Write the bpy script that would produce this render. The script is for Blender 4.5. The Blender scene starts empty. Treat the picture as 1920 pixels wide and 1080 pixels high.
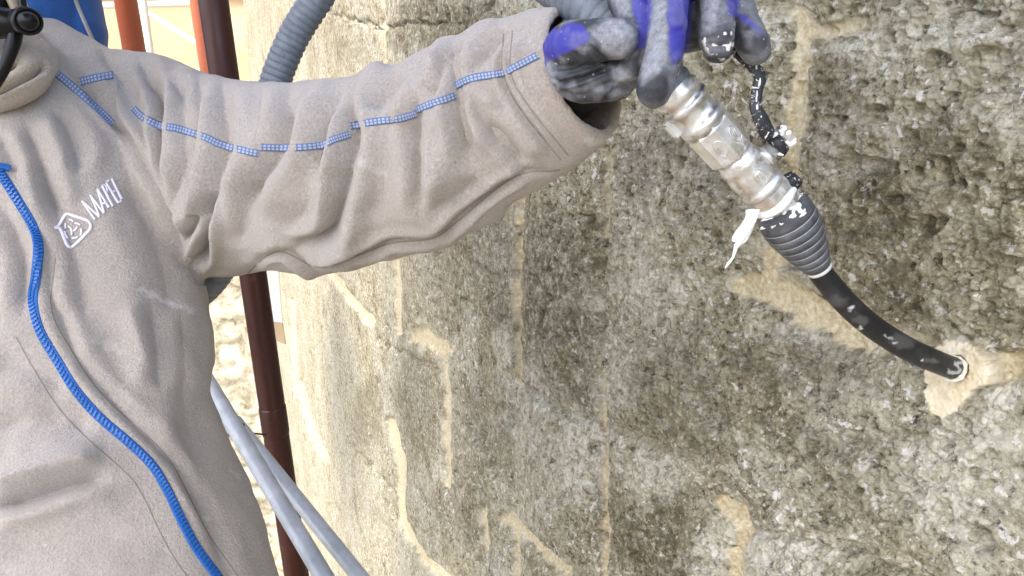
import bpy, bmesh, math, random
import numpy as np
from mathutils import Vector
from mathutils.bvhtree import BVHTree
random.seed(7)
scene = bpy.context.scene
COL = scene.collection

# ------------------------------------------------------------------ camera, sky, sun, exposure
PITCH = math.radians(15.0)
F = 1387.0                                   # focal length in pixels of a 1920 wide frame
CZ = 9.0
cam = bpy.data.cameras.new('camera'); camo = bpy.data.objects.new('camera', cam); COL.objects.link(camo)
cam.sensor_width = 36.0; cam.lens = 36.0 * F / 1920.0
cam.clip_start = 0.02; cam.clip_end = 500
camo.location = (0, 0, CZ); camo.rotation_euler = (math.pi / 2 - PITCH, 0, 0)
scene.camera = camo

SUN_EL = math.radians(52); SUN_AZ = math.radians(215)      # azimuth from +Y clockwise
world = bpy.data.worlds.new('World'); scene.world = world; world.use_nodes = True
wn = world.node_tree; wn.nodes.clear()
wo = wn.nodes.new('ShaderNodeOutputWorld'); bg = wn.nodes.new('ShaderNodeBackground'); sky = wn.nodes.new('ShaderNodeTexSky')
sky.sky_type = 'NISHITA'; sky.sun_disc = False; sky.sun_elevation = SUN_EL; sky.sun_rotation = SUN_AZ
sky.dust_density = 3.0; sky.air_density = 1.0
bg.inputs[1].default_value = 0.15
wn.links.new(sky.outputs[0], bg.inputs[0]); wn.links.new(bg.outputs[0], wo.inputs[0])
sl = bpy.data.lights.new('sun', 'SUN'); so = bpy.data.objects.new('sun', sl); COL.objects.link(so)
sl.energy = 1.1; sl.angle = math.radians(16); sl.color = (1.0, 0.93, 0.82)
sdir = Vector((math.sin(SUN_AZ) * math.cos(SUN_EL), math.cos(SUN_AZ) * math.cos(SUN_EL), math.sin(SUN_EL)))
so.rotation_euler = sdir.to_track_quat('Z', 'Y').to_euler()
so.location = sdir * 20 + Vector((0, 0, CZ))
vs = scene.view_settings
vs.view_transform = 'Standard'; vs.look = 'None'; vs.gamma = 1; vs.use_curve_mapping = False
vs.exposure = 1.95
UDN, UDX, UDY, UDW, UDZ = 10, -.65, -1.45, 1.1, CZ + 2.0
scene.cycles.use_denoising = True
scene.cycles.max_bounces = 6

# ------------------------------------------------------------------ geometry helpers
C0 = np.array([0, 0, CZ]); CP, SP = math.cos(PITCH), math.sin(PITCH)
RX = np.array([1.0, 0, 0]); FW = np.array([0, CP, -SP]); UP = np.array([0, SP, CP])

def P(px, py, d):
    """world point seen at (px, py) of the 1920x1080 photograph at depth d metres"""
    return C0 + d * (FW + RX * ((px - 960) / F) + UP * ((540 - py) / F))

def proj(v):
    q = v - C0; d = q @ FW; d = np.where(d < 1e-3, 1e-3, d)
    return 960 + F * (q @ RX) / d, 540 - F * (q @ UP) / d, d

def tag(o, label=None, cat=None, group=None, kind=None):
    if label: o['label'] = label
    if cat: o['category'] = cat
    if group: o['group'] = group
    if kind: o['kind'] = kind
    return o

def empty(name, loc):
    o = bpy.data.objects.new(name, None); COL.objects.link(o); o.location = tuple(loc)
    bpy.context.view_layer.update()
    return o

def link(name, me, mat, parent=None, smooth=True):
    o = bpy.data.objects.new(name, me); COL.objects.link(o)
    if mat is not None:
        me.materials.clear(); me.materials.append(mat)
    if smooth:
        me.polygons.foreach_set('use_smooth', np.ones(len(me.polygons), dtype=bool))
    if parent is not None:
        o.parent = parent
        w = Vector((0, 0, 0)); p = parent
        while p is not None: w += Vector(p.location); p = p.parent
        o.location = -w                      # geometry is written in world coordinates
    return o

class MB:
    """collects vertices and faces for one mesh"""
    def __init__(self): self.v = []; self.f = []; self.n = 0; self.uv = {}
    def add(self, verts, faces):
        b = self.n; self.v.append(np.asarray(verts, float).reshape(-1, 3)); self.n += len(self.v[-1])
        self.f += [tuple(i + b for i in f) for f in faces]
    def mesh(self, name):
        me = bpy.data.meshes.new(name)
        me.from_pydata(np.concatenate(self.v).tolist(), [], self.f); me.update()
        return me
    def build(self, name, mat, parent=None, smooth=True):
        return link(name, self.mesh(name), mat, parent, smooth)
    # shapes
    def rings(self, R, cap=True):
        R = [np.asarray(r, float) for r in R]; n = len(R[0]); fs = []
        for i in range(len(R) - 1):
            for j in range(n):
                k = (j + 1) % n
                fs.append((i * n + j, i * n + k, (i + 1) * n + k, (i + 1) * n + j))
        if cap:
            fs.append(tuple(reversed(range(n)))); fs.append(tuple(range((len(R) - 1) * n, len(R) * n)))
        self.add(np.concatenate(R), fs)
    def tube(self, pts, rad, n=16, cap=True, ends=False, flat=None):
        """sweep circles along points; ends=True rounds the two ends; flat=(vector, ratio) squashes"""
        pts = np.asarray(pts, float); m = len(pts)
        rad = np.full(m, rad, float) if np.isscalar(rad) else np.asarray(rad, float)
        if ends:
            t0 = pts[0] - pts[1]; t0 /= np.linalg.norm(t0); t1 = pts[-1] - pts[-2]; t1 /= np.linalg.norm(t1)
            a = np.radians([82, 65, 45, 22])
            pre = [pts[0] + t0 * rad[0] * math.sin(x) for x in a]; pr = [rad[0] * math.cos(x) for x in a]
            po = [pts[-1] + t1 * rad[-1] * math.sin(x) for x in a[::-1]]; por = [rad[-1] * math.cos(x) for x in a[::-1]]
            pts = np.vstack([pre, pts, po]); rad = np.concatenate([pr, rad, por]); m = len(pts)
        T = np.gradient(pts, axis=0); T /= np.linalg.norm(T, axis=1)[:, None]
        a = np.array([0, 0, 1.0]) if abs(T[0][2]) < .9 else np.array([1.0, 0, 0])
        e = np.cross(T[0], a); e /= np.linalg.norm(e); R = []
        th = np.linspace(0, 2 * np.pi, n, endpoint=False)
        for i in range(m):
            e = e - T[i] * (e @ T[i]); e /= np.linalg.norm(e); b = np.cross(T[i], e)
            off = rad[i] * (np.cos(th)[:, None] * e + np.sin(th)[:, None] * b)
            if flat is not None:
                fv = flat[0] - T[i] * (flat[0] @ T[i]); fv /= np.linalg.norm(fv)
                off = off - (1 - flat[1]) * (off @ fv)[:, None] * fv
            R.append(pts[i] + off)
        self.rings(R, cap)
    def box(self, c, ax, ay, az):
        c, ax, ay, az = (np.asarray(q, float) for q in (c, ax, ay, az))
        v = [c + sx * ax + sy * ay + sz * az for sz in (-1, 1) for sy in (-1, 1) for sx in (-1, 1)]
        self.add(v, [(0, 2, 3, 1), (4, 5, 7, 6), (0, 1, 5, 4), (2, 6, 7, 3), (0, 4, 6, 2), (1, 3, 7, 5)])
    def lathe(self, a, b, prof, n=32, poly=None, rot=0.0):
        """profile (s, r) along the axis from a to b, s in metres; poly=6 makes a hexagon"""
        a = np.asarray(a, float); b = np.asarray(b, float); t = (b - a) / np.linalg.norm(b - a)
        e = np.cross(t, FW); e /= np.linalg.norm(e); g = np.cross(t, e)
        th = np.linspace(0, 2 * np.pi, n, endpoint=False) + rot
        k = 1.0
        if poly: k = math.cos(math.pi / poly) / np.cos((th - rot) % (2 * math.pi / poly) - math.pi / poly)
        self.rings([a + t * s + r * ((k * np.cos(th))[:, None] * e + (k * np.sin(th))[:, None] * g) for s, r in prof])

def spline(pts, n):
    """Catmull-Rom through rows of pts, n samples"""
    p = np.asarray(pts, float); p = np.vstack([2 * p[0] - p[1], p, 2 * p[-1] - p[-2]]); m = len(p) - 3
    out = []
    for t in np.linspace(0, m - 1e-9, n):
        i = int(t); u = t - i; a, b, c, d = p[i:i + 4]
        out.append(.5 * (2 * b + (c - a) * u + (2 * a - 5 * b + 4 * c - d) * u * u + (3 * b - a - 3 * c + d) * u ** 3))
    return np.array(out)

def pix(rows, n=None):
    """rows of (px, py, depth[, radius in px]) -> world points (and radii in m), smoothed"""
    q = spline(rows, n) if n else np.asarray(rows, float)
    pts = np.array([P(*r[:3]) for r in q])
    return (pts, q[:, 3] * q[:, 2] / F) if q.shape[1] > 3 else pts

def hash3(ix, iy, iz, s):
    h = (ix.astype(np.int64) * 374761393 + iy.astype(np.int64) * 668265263 + iz.astype(np.int64) * 2147483647 + s * 974711) & 0xffffffff
    h = ((h ^ (h >> 13)) * 1274126177) & 0xffffffff
    return ((h ^ (h >> 16)) & 0xffff) / 32767.5 - 1.0

def noise(p, scale, seed=0):
    """smooth value noise in [-1, 1] of an (n,3) or (n,2) array"""
    p = np.asarray(p) * scale
    if p.shape[1] == 2: p = np.column_stack([p, np.full(len(p), .37)])
    i = np.floor(p); f = p - i; f = f * f * f * (f * (f * 6 - 15) + 10); i = i.astype(np.int64); out = 0
    for a in (0, 1):
        for b in (0, 1):
            for c in (0, 1):
                w = (f[:, 0] if a else 1 - f[:, 0]) * (f[:, 1] if b else 1 - f[:, 1]) * (f[:, 2] if c else 1 - f[:, 2])
                out = out + w * hash3(i[:, 0] + a, i[:, 1] + b, i[:, 2] + c, seed)
    return out

def fbm(p, scale, oct=4, seed=0, gain=.5):
    s = 0; a = 1; t = 0
    for k in range(oct):
        s = s + a * noise(p + 3.1 * k, scale * 2 ** k, seed + k); t += a; a *= gain
    return s / t

def seg_dist(x, y, poly):
    """distance, signed side and running parameter 0..1 of points to a polyline"""
    poly = np.asarray(poly, float); L = np.concatenate([[0], np.cumsum(np.linalg.norm(np.diff(poly, axis=0), axis=1))])
    best = np.full(len(x), 1e9); side = np.zeros(len(x)); par = np.zeros(len(x))
    for i in range(len(poly) - 1):
        ax, ay = poly[i]; dx, dy = poly[i + 1] - poly[i]; l2 = dx * dx + dy * dy
        t = np.clip(((x - ax) * dx + (y - ay) * dy) / l2, 0, 1)
        ex = x - ax - t * dx; ey = y - ay - t * dy; d = np.hypot(ex, ey); m = d < best
        best = np.where(m, d, best); side = np.where(m, np.sign(dx * ey - dy * ex), side)
        par = np.where(m, (L[i] + t * math.sqrt(l2)) / L[-1], par)
    return best, side, par

def in_poly(x, y, poly):
    r = np.zeros(len(x), bool); n = len(poly)
    for i in range(n):
        x1, y1 = poly[i]; x2, y2 = poly[(i + 1) % n]
        c = ((y1 > y) != (y2 > y)) & (x < (x2 - x1) * (y - y1) / (y2 - y1 + 1e-12) + x1)
        r ^= c
    return r

def smooth(a, b, x):
    t = np.clip((x - a) / (b - a), 0, 1); return t * t * (3 - 2 * t)

def verts_of(me):
    v = np.empty(len(me.vertices) * 3, np.float32); me.vertices.foreach_get('co', v); return v.reshape(-1, 3).astype(float)
def norms_of(me):
    v = np.empty(len(me.vertices) * 3, np.float32); me.vertices.foreach_get('normal', v); return v.reshape(-1, 3).astype(float)
def set_verts(me, v):
    me.vertices.foreach_set('co', np.ascontiguousarray(v, dtype=np.float32).ravel()); me.update()
def attr(me, name, val):
    a = me.attributes.new(name, 'FLOAT', 'POINT'); a.data.foreach_set('value', np.asarray(val, np.float32))

def union(mb, voxel, smooth_it=4, sub=0, name='union'):
    """one continuous skin over everything in mb"""
    o = mb.build(name, None)
    m = o.modifiers.new('r', 'REMESH'); m.mode = 'VOXEL'; m.voxel_size = voxel
    if smooth_it:
        s = o.modifiers.new('s', 'SMOOTH'); s.iterations = smooth_it; s.factor = .5
    if sub:
        s = o.modifiers.new('d', 'SUBSURF'); s.levels = sub; s.render_levels = sub
    dg = bpy.context.evaluated_depsgraph_get(); dg.update()
    me = bpy.data.meshes.new_from_object(o.evaluated_get(dg)); old = o.data
    bpy.data.objects.remove(o); bpy.data.meshes.remove(old); me.name = name
    return me

# ------------------------------------------------------------------ materials
class NT:
    def __init__(self, name, rough=.6, metal=0.0):
        self.m = bpy.data.materials.new(name); self.m.use_nodes = True; self.t = self.m.node_tree
        self.b = self.t.nodes['Principled BSDF']; self.b.inputs['Roughness'].default_value = rough; self.b.inputs['Metallic'].default_value = metal
        self.co = None
    def n(self, ty, **k):
        x = self.t.nodes.new(ty)
        for a, v in k.items(): setattr(x, a, v)
        return x
    def l(self, a, b): self.t.links.new(a, b)
    def coord(self):
        if self.co is None: self.co = self.n('ShaderNodeTexCoord').outputs['Object']
        return self.co
    def noise(self, scale, detail=4, rough=.6, dist=0.0, vec=None):
        x = self.n('ShaderNodeTexNoise'); x.inputs['Scale'].default_value = scale; x.inputs['Detail'].default_value = detail
        x.inputs['Roughness'].default_value = rough; x.inputs['Distortion'].default_value = dist
        self.l(vec or self.coord(), x.inputs['Vector']); return x.outputs['Fac']
    def voro(self, scale, feature='F1', out='Distance', vec=None, rand=1.0):
        x = self.n('ShaderNodeTexVoronoi'); x.feature = feature; x.inputs['Scale'].default_value = scale
        x.inputs['Randomness'].default_value = rand
        self.l(vec or self.coord(), x.inputs['Vector']); return x.outputs[out]
    def ramp(self, fac, stops, interp='LINEAR'):
        x = self.n('ShaderNodeValToRGB'); x.color_ramp.interpolation = interp; e = x.color_ramp.elements
        while len(e) < len(stops): e.new(.5)
        for k, (p, c) in enumerate(stops):
            e[k].position = p; e[k].color = (c, c, c, 1) if np.isscalar(c) else (*c, 1)
        self.l(fac, x.inputs[0]); return x.outputs[0]
    def mix(self, fac, a, b, blend='MIX'):
        x = self.n('ShaderNodeMix'); x.data_type = 'RGBA'; x.blend_type = blend
        for s, v in ((0, fac), (6, a), (7, b)):
            if isinstance(v, (int, float)): x.inputs[s].default_value = v
            elif isinstance(v, tuple): x.inputs[s].default_value = (*v, 1)
            else: self.l(v, x.inputs[s])
        return x.outputs[2]
    def math(self, op, a, b=0.0):
        x = self.n('ShaderNodeMath', operation=op)
        for s, v in ((0, a), (1, b)):
            if isinstance(v, (int, float)): x.inputs[s].default_value = v
            else: self.l(v, x.inputs[s])
        return x.outputs[0]
    def attr(self, name): return self.n('ShaderNodeAttribute', attribute_name=name).outputs['Fac']
    def color(self, c):
        if isinstance(c, tuple): self.b.inputs['Base Color'].default_value = (*c, 1)
        else: self.l(c, self.b.inputs['Base Color'])
    def bump(self, h, strength=.5, dist=.002):
        x = self.n('ShaderNodeBump'); x.inputs['Strength'].default_value = strength; x.inputs['Distance'].default_value = dist
        self.l(h, x.inputs['Height']); self.l(x.outputs[0], self.b.inputs['Normal'])
    def set(self, **k):
        for a, v in k.items(): self.b.inputs[a.replace('_', ' ')].default_value = v

def mat_fleece(name, base, tint):
    t = NT(name, .95)
    nap = t.noise(420, 3, .7); pile = t.noise(1100, 2, .6); big = t.noise(14, 3, .5)
    c = t.mix(t.ramp(nap, [(.25, .0), (.75, 1.0)]), tuple(x * .68 for x in base), tuple(min(1, x * 1.25) for x in base))
    c = t.mix(t.ramp(big, [(.35, 0.0), (.65, .55)]), c, tint)
    c = t.mix(t.attr('smudge'), c, (.72, .69, .66))
    t.color(c)
    t.bump(t.math('ADD', nap, t.math('MULTIPLY', pile, .5)), .9, .0022)
    t.set(Sheen_Weight=.35, Sheen_Roughness=.5, Specular_IOR_Level=.15)
    return t.m

def mat_plain(name, c, rough=.6, metal=0.0, bump=None, var=None):
    t = NT(name, rough, metal)
    if var:
        t.color(t.mix(t.ramp(t.noise(var[0], 5, .65), [(.35, 0.0), (.65, 1.0)]), c, var[1]))
    else: t.color(c)
    if bump: t.bump(t.noise(bump[0], 4), bump[1], bump[2])
    return t.m

M = {}
M['fleece'] = mat_fleece('fleece', (.42, .373, .333), (.395, .342, .296))
M['fleece_collar'] = mat_fleece('fleece_collar', (.40, .34, .265), (.36, .30, .225))
M['thread'] = mat_plain('seam_thread', (.25, .22, .19), .9)
M['skin'] = mat_plain('skin', (.55, .30, .20), .55, var=(60, (.48, .24, .16)))
M['rubber_black'] = mat_plain('black_rubber', (.004, .004, .0045), .3, bump=(300, .1, .001))
M['rubber_black'].node_tree.nodes['Principled BSDF'].inputs['Specular IOR Level'].default_value = .22
M['cloth_black'] = mat_plain('black_knit', (.012, .012, .014), .8, bump=(900, .5, .001))
M['trousers'] = mat_plain('work_trousers', (.05, .055, .07), .9)

def mat_stitch():
    t = NT('blue_stitching', .8)
    uv = t.n('ShaderNodeUVMap').outputs[0]; s = t.n('ShaderNodeSeparateXYZ'); t.l(uv, s.inputs[0])
    rung = t.math('FRACT', s.outputs[0]); rung = t.math('LESS_THAN', t.math('ABSOLUTE', t.math('SUBTRACT', rung, .5)), .2)
    v = t.math('ABSOLUTE', t.math('SUBTRACT', s.outputs[1], .5)); edge = t.math('GREATER_THAN', v, .36)
    mid = t.math('LESS_THAN', v, .07)
    k = t.math('MAXIMUM', t.math('MAXIMUM', edge, rung), mid)
    t.color(t.mix(k, (.38, .39, .43), (.10, .165, .34)))
    t.bump(k, .6, .0012); return t.m
M['stitch'] = mat_stitch()
M['zip'] = mat_plain('zip_tape', (.010, .095, .34), .7, bump=(1500, .5, .001))
M['zip_teeth'] = mat_plain('zip_teeth', (.012, .115, .40), .35)
M['thread_white'] = mat_plain('white_embroidery', (.80, .76, .84), .6, bump=(1800, .6, .001))

# ------------------------------------------------------------------ stone wall
WA = math.radians(23.0)
WD = np.array([-math.sin(WA), math.cos(WA), 0]); WN = np.array([-math.cos(WA), -math.sin(WA), 0])
W0 = P(1795, 692, .65)

def wall_hit(px, py):
    R = FW + RX * ((px - 960) / F) + UP * ((540 - py) / F)
    d = ((W0 - C0) @ WN) / (R @ WN); return C0 + d * R

def mat_stone(name, far=False):
    t = NT(name, .92)
    g = t.noise(34, 6, .75, .2); fine = t.noise(150, 5, .75, .2); big = t.noise(3.2, 4, .6, .4); mid = t.noise(9, 4, .65, .6)
    c = t.ramp(g, [(.28, (.14, .12, .07)), (.44, (.28, .25, .155)), (.56, (.37, .34, .235)), (.72, (.50, .47, .36))])
    c = t.mix(t.ramp(big, [(.42, 0.0), (.60, .6)]), c, (.43, .415, .34))              # greyer blocks
    c = t.mix(t.ramp(mid, [(.52, 0.0), (.66, .75)]), c, (.165, .135, .078))             # brown weathering
    c = t.mix(t.ramp(fine, [(.34, .9), (.47, 0.0)]), c, (.075, .063, .040))           # dark grains
    c = t.mix(t.ramp(fine, [(.52, 0.0), (.66, .65)]), c, (.56, .54, .47))             # light grains
    pale = t.math('MULTIPLY', t.ramp(t.noise(85, 3, .6, .3), [(.595, 0.0), (.635, 1.0)]), t.ramp(t.noise(6, 3, .6), [(.34, .35), (.52, 1.0)]))
    c = t.mix(t.math('MULTIPLY', pale, .65), c, (.82, .81, .78))                      # lichen and crystals
    wsh = t.ramp(t.noise(15, 5, .7, .8), [(.58, 0.0), (.72, .6)])
    c = t.mix(wsh, c, (.60, .57, .46))
    sp = t.noise(62, 9, .82, .1)  # speckle colour replaces the relief shading that flat light leaves weak
    c = t.mix(t.ramp(sp, [(.39, .95), (.455, 0.0)]), c, (.050, .041, .024))
    c = t.mix(t.ramp(sp, [(.545, 0.0), (.61, .75)]), c, (.64, .61, .48))
    c = t.mix(t.math('MULTIPLY', t.attr('stain'), t.ramp(t.noise(48, 8, .85), [(.44, 1.0), (.58, .12)])), c, (.075, .062, .034))
    c = t.mix(t.math('MULTIPLY', t.attr('bloom'), t.ramp(t.noise(58, 8, .85), [(.46, .05), (.56, .95)])), c, (.71, .69, .60))
    lim = t.attr('lime'); c = t.mix(lim, c, (.60, .56, .44))
    mo = t.attr('mortar')
    sand = t.ramp(t.noise(120, 5, .75), [(.32, (.42, .34, .20)), (.5, (.62, .54, .36)), (.68, (.80, .74, .57))])
    c = t.mix(mo, c, sand)
    pa = t.attr('patch')
    pc = t.ramp(t.noise(45, 5, .7), [(.3, (.52, .43, .28)), (.5, (.70, .62, .45)), (.7, (.80, .76, .63))])
    c = t.mix(pa, c, pc)
    t.color(c)
    h = t.math('ADD', t.noise(240, 5, .75), t.math('MULTIPLY', t.voro(160), .6))
    x = t.n('ShaderNodeBump'); x.inputs['Strength'].default_value = .9; x.inputs['Distance'].default_value = .003
    t.l(h, x.inputs['Height']); t.l(x.outputs[0], t.b.inputs['Normal'])
    st = t.math('SUBTRACT', .9, t.math('MULTIPLY', pa, .65)); t.l(st, x.inputs['Strength'])
    t.set(Specular_IOR_Level=.2)
    return t.m
M['stone'] = mat_stone('rough_stone')

# mortar lines as (points in the photo, half width px, ochre strength)
JOINTS = [
    ([(1478, 28), (1486, 60), (1480, 120), (1473, 200), (1468, 310), (1458, 420), (1432, 480), (1425, 540)], 17, 1.0),
    ([(1486, 62), (1530, 58), (1600, 40)], 13, .75),
    ([(1392, 535), (1450, 552), (1520, 588), (1600, 640)], 26, 1.0),
    ([(1600, 630), (1660, 618), (1740, 655)], 10, .55),
    ([(1850, 690), (1880, 688), (1960, 660)], 24, 1.0),
    ([(1342, 948), (1370, 965), (1384, 1000), (1370, 1030), (1366, 1110)], 18, 1.0),
    ([(1126, 285), (1122, 340), (1120, 440)], 7, .55),
    ([(1113, 700), (1122, 830), (1120, 920), (1123, 1090)], 6, .9),
    ([(965, 370), (966, 480), (968, 720)], 5, .9),
    ([(712, -10), (715, 140)], 4, .6),
    ([(738, 480), (740, 625)], 5, .9),
    ([(823, 640), (830, 760), (832, 910)], 6, .7),
    ([(780, 628), (818, 652)], 16, .9),
    ([(728, 790), (748, 870), (750, 980), (790, 1050), (840, 1090)], 8, 1.0),
    ([(940, 975), (985, 1012), (1050, 1080)], 10, 1.0),
    ([(900, 950), (905, 1030)], 5, .8),
    ([(955, 990), (957, 1090)], 5, .8),
    ([(612, 505), (690, 600)], 7, .5),
    ([(560, 720), (580, 800), (608, 860)], 6, .6),
    ([(545, 560), (552, 740)], 4, .6),
]
CRACKS = [  # joints with no mortar left in them: hollows only
    ([(1120, 785), (1220, 850), (1335, 950)], 12), ([(930, 690), (1000, 742), (1060, 790), (1120, 790)], 9),
    ([(950, 800), (955, 1000)], 8), ([(1120, 440), (1118, 700)], 8), ([(965, 720), (950, 800)], 6), ([(1780, 290), (1772, 345)], 5),
    ([(1870, 30), (1790, 20), (1740, 55)], 6), ([(832, 760), (950, 900)], 7), ([(640, 820), (740, 930)], 6), ([(1385, 990), (1600, 1040), (1800, 1100)], 6),
    ([(600, 20), (715, 50), (860, 40)], 5), ([(700, 640), (830, 700)], 6)]
PATCH = [(1729, 690), (1733, 735), (1742, 778), (1764, 788), (1803, 766), (1826, 736), (1852, 720), (1860, 686), (1838, 656), (1796, 638), (1752, 650)]

STAINS = [(1010, 560, 110, 130, .8), (1040, 450, 120, 70, .8), (880, 450, 90, 120, .6), (1290, 740, 150, 110, .5), (1230, 1000, 90, 90, .85), (1650, 430, 120, 110, .75), (1770, 300, 70, 90, .65), (1560, 200, 60, 120, .5),
          (1860, 480, 60, 50, .6), (1480, 700, 150, 60, .6), (1060, 640, 60, 160, .7), (1620, 930, 100, 80, .45), (900, 800, 80, 120, .5), (800, 50, 90, 60, .75), (870, 30, 60, 60, .8), (650, 70, 50, 60, .4), (1700, 570, 90, 50, .65),
          (1560, 830, 120, 60, .5), (780, 760, 40, 120, .5), (860, 960, 60, 100, .6), (690, 780, 30, 70, .45), (1350, 330, 60, 90, .4), (1210, 300, 60, 60, .45), (1000, 700, 30, 60, .6), (1130, 900, 20, 120, .5), (1880, 600, 50, 40, .6)]
BLOOMS = [(1230, 545, 140, 36, .75), (1090, 860, 60, 80, .75), (1450, 1045, 170, 50, .8), (1800, 900, 130, 120, .55), (1590, 100, 70, 40, .8), (1740, 60, 130, 50, .55), (1410, 30, 60, 40, .7), (1870, 770, 60, 60, .8), (990, 780, 60, 100, .45),
          (1180, 470, 50, 90, .5), (1230, 880, 70, 50, .6), (1610, 300, 80, 60, .45), (1870, 160, 60, 120, .4), (1150, 720, 40, 60, .55), (1480, 160, 20, 100, .5), (940, 660, 20, 60, .5), (1000, 950, 60, 50, .45), (1500, 640, 60, 30, .6), (1010, 870, 40, 60, .5)]

def build_wall():
    cols = np.concatenate([np.arange(468, 700, 1.6), np.arange(700, 1990, 2.0), np.linspace(1995, 2900, 60)])
    hy = 540 - F * math.tan(PITCH)
    H = np.array([wall_hit(c, hy) for c in cols])                   # foot line of each column (x, y)
    rows = np.concatenate([np.linspace(-1500, -60, 60), np.arange(-56, 1140, 2.0), np.linspace(1146, 2600, 60)])
    q = (540 - rows) / F
    k = (q * CP - SP) / (CP + q * SP)
    dz = H[:, 1][:, None] * k[None, :]
    last = H[-1]; ext = np.array([last - WD * t for t in np.linspace(.05, 4.0, 90)])      # the wall goes on past the right of the frame
    H = np.vstack([H, ext]); dz = np.vstack([dz, np.repeat(dz[-1:], 90, 0)])
    dz = np.clip(dz, -CZ - .05, 4.0)
    X = np.repeat(H[:, 0][:, None], len(rows), 1); Y = np.repeat(H[:, 1][:, None], len(rows), 1)
    V = np.stack([X, Y, CZ + dz], -1).reshape(-1, 3)
    u = (V - W0) @ WD; z = V[:, 2] - W0[2]; p2 = np.column_stack([u, z])
    px, py, dep = proj(V)
    step = np.repeat(np.gradient((H - W0) @ WD)[:, None], len(rows), 1).ravel()   # spacing along the wall
    step = np.maximum(np.abs(step), dep * 2.2 / F)
    wob = 1 + 0 * px
    sx = np.clip(.0009 / step, .12, 1)
    wx = px + sx * (9 * noise(p2, 14, 3) + 6 * noise(p2, 45, 4) + 3 * noise(p2, 120, 5))
    wy = py + 9 * noise(p2, 14, 13) + 6 * noise(p2, 45, 14) + 3 * noise(p2, 120, 15)
    mortar = np.zeros(len(V)); hollow = np.zeros(len(V)); bulge = np.ones(len(V)); lime = np.zeros(len(V))
    for pts, w, s in JOINTS:
        near = wall_hit(*pts[0]); lo = min(a[0] for a in pts) - 150; hi = max(a[0] for a in pts) + 150
        m = (px > lo) & (px < hi)
        d, _, par = seg_dist(px[m] + .6 * (wx - px)[m], py[m] + .6 * (wy - py)[m], pts)
        ed = 1 + .35 * noise(p2[m], 60, 31)
        mortar[m] = np.maximum(mortar[m], s * smooth(w * ed * 1.15, w * ed * .85, d))
        hollow[m] = np.maximum(hollow[m], smooth(w * 1.5, w * .6, d))
        bulge[m] = np.minimum(bulge[m], smooth(0, 9 * w if w < 10 else 4.5 * w, d) )
        lime[m] = np.maximum(lime[m], .55 * smooth(w * 2.6, w * .9, d) * smooth(-.1, .5, noise(p2[m], 30, 71)))
    for pts, w in CRACKS:
        d, _, par = seg_dist(wx, wy, pts)
        e = np.minimum(1, 6 * np.minimum(par, 1 - par) + .1)
        hollow = np.maximum(hollow, .9 * e * smooth(w * 1.3, 0, d)); bulge = np.minimum(bulge, 1 - .7 * e * (1 - smooth(0, 9 * w, d)))
    qx = px + .6 * (wx - px) + 5 * noise(p2, 200, 91) + 4 * noise(p2, 420, 92); qy = py + .6 * (wy - py) + 5 * noise(p2, 200, 93) + 4 * noise(p2, 420, 94)
    pd, _, _ = seg_dist(qx, qy, PATCH + PATCH[:1])
    inside = in_poly(qx, qy, PATCH)
    patch = smooth(-3, 5, np.where(inside, pd, -pd)); mortar *= 1 - patch
    stain = np.zeros(len(V)); bloom = np.zeros(len(V))
    lx = px + 40 * sx * noise(p2, 9, 101) + 22 * sx * noise(p2, 26, 102) + 12 * sx * noise(p2, 70, 105); ly = py + 40 * noise(p2, 9, 103) + 22 * noise(p2, 26, 104) + 12 * noise(p2, 70, 106)
    for lst, arr in ((STAINS, stain), (BLOOMS, bloom)):
        for x0, y0, a0, b0, st0 in lst:
            arr[:] = np.maximum(arr, st0 * smooth(1.35, .55, np.hypot((lx - x0) / a0, (ly - y0) / b0)))
    bulge = 1 - (1 - bulge) * np.sqrt(sx)
    # relief
    def oct(scale, amp, seed, fn=None):
        w = smooth(.9, 3.0, 1 / scale / step); n = noise(p2 + np.array([0, seed * .7]), scale, seed)
        return amp * w * (fn(n) if fn else n)
    ridg = lambda n: 1 - 2 * np.abs(n)
    h = oct(3.1, .006, 51) + oct(7, .006, 52) + oct(16, .0050, 53) + oct(34, .0032, 54) + oct(62, .0034, 55) + oct(115, .0036, 56, ridg) + oct(190, .0030, 57) + oct(330, .0019, 58)
    pit = smooth(.35, .75, noise(p2, 42, 61)) * smooth(1.0, 3.0, 1 / 42 / step)
    h = h - .013 * pit - .008 * smooth(.45, .8, noise(p2, 95, 62)) * smooth(1.0, 3, 1 / 95 / step)
    far = np.clip(dep / 1.0, .8, 2.2)
    soft = 1 - .65 * np.clip(mortar, 0, 1)
    h = h * soft + .020 * np.minimum(far, 1.15) * (bulge - 1) - .010 * hollow * np.minimum(far, 1.4)
    h = h * (1 - patch) + patch * (.002 + .0022 * noise(p2, 40, 81) + .0010 * noise(p2, 160, 82) + .0007 * noise(p2, 400, 83))
    rc = np.hypot(px - 1795, py - 690)
    h = h - .02 * smooth(24, 19, rc)                                # the drilled hole the tube sits in
    V = V + WN * h[:, None]
    nC, nR = len(H), len(rows)
    idx = np.arange(nC * nR).reshape(nC, nR)
    a, b, c, d = idx[:-1, :-1].ravel(), idx[1:, :-1].ravel(), idx[1:, 1:].ravel(), idx[:-1, 1:].ravel()
    Q = np.stack([a, d, c, b], 1)
    zz = V[:, 2]
    ok = ~((np.abs(zz[Q].max(1) - zz[Q].min(1)) < 1e-7))
    Q = Q[ok]
    kind = np.zeros(len(Q), int); kind[mortar[Q].mean(1) > .5] = 1; kind[patch[Q].mean(1) > .5] = 2
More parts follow.
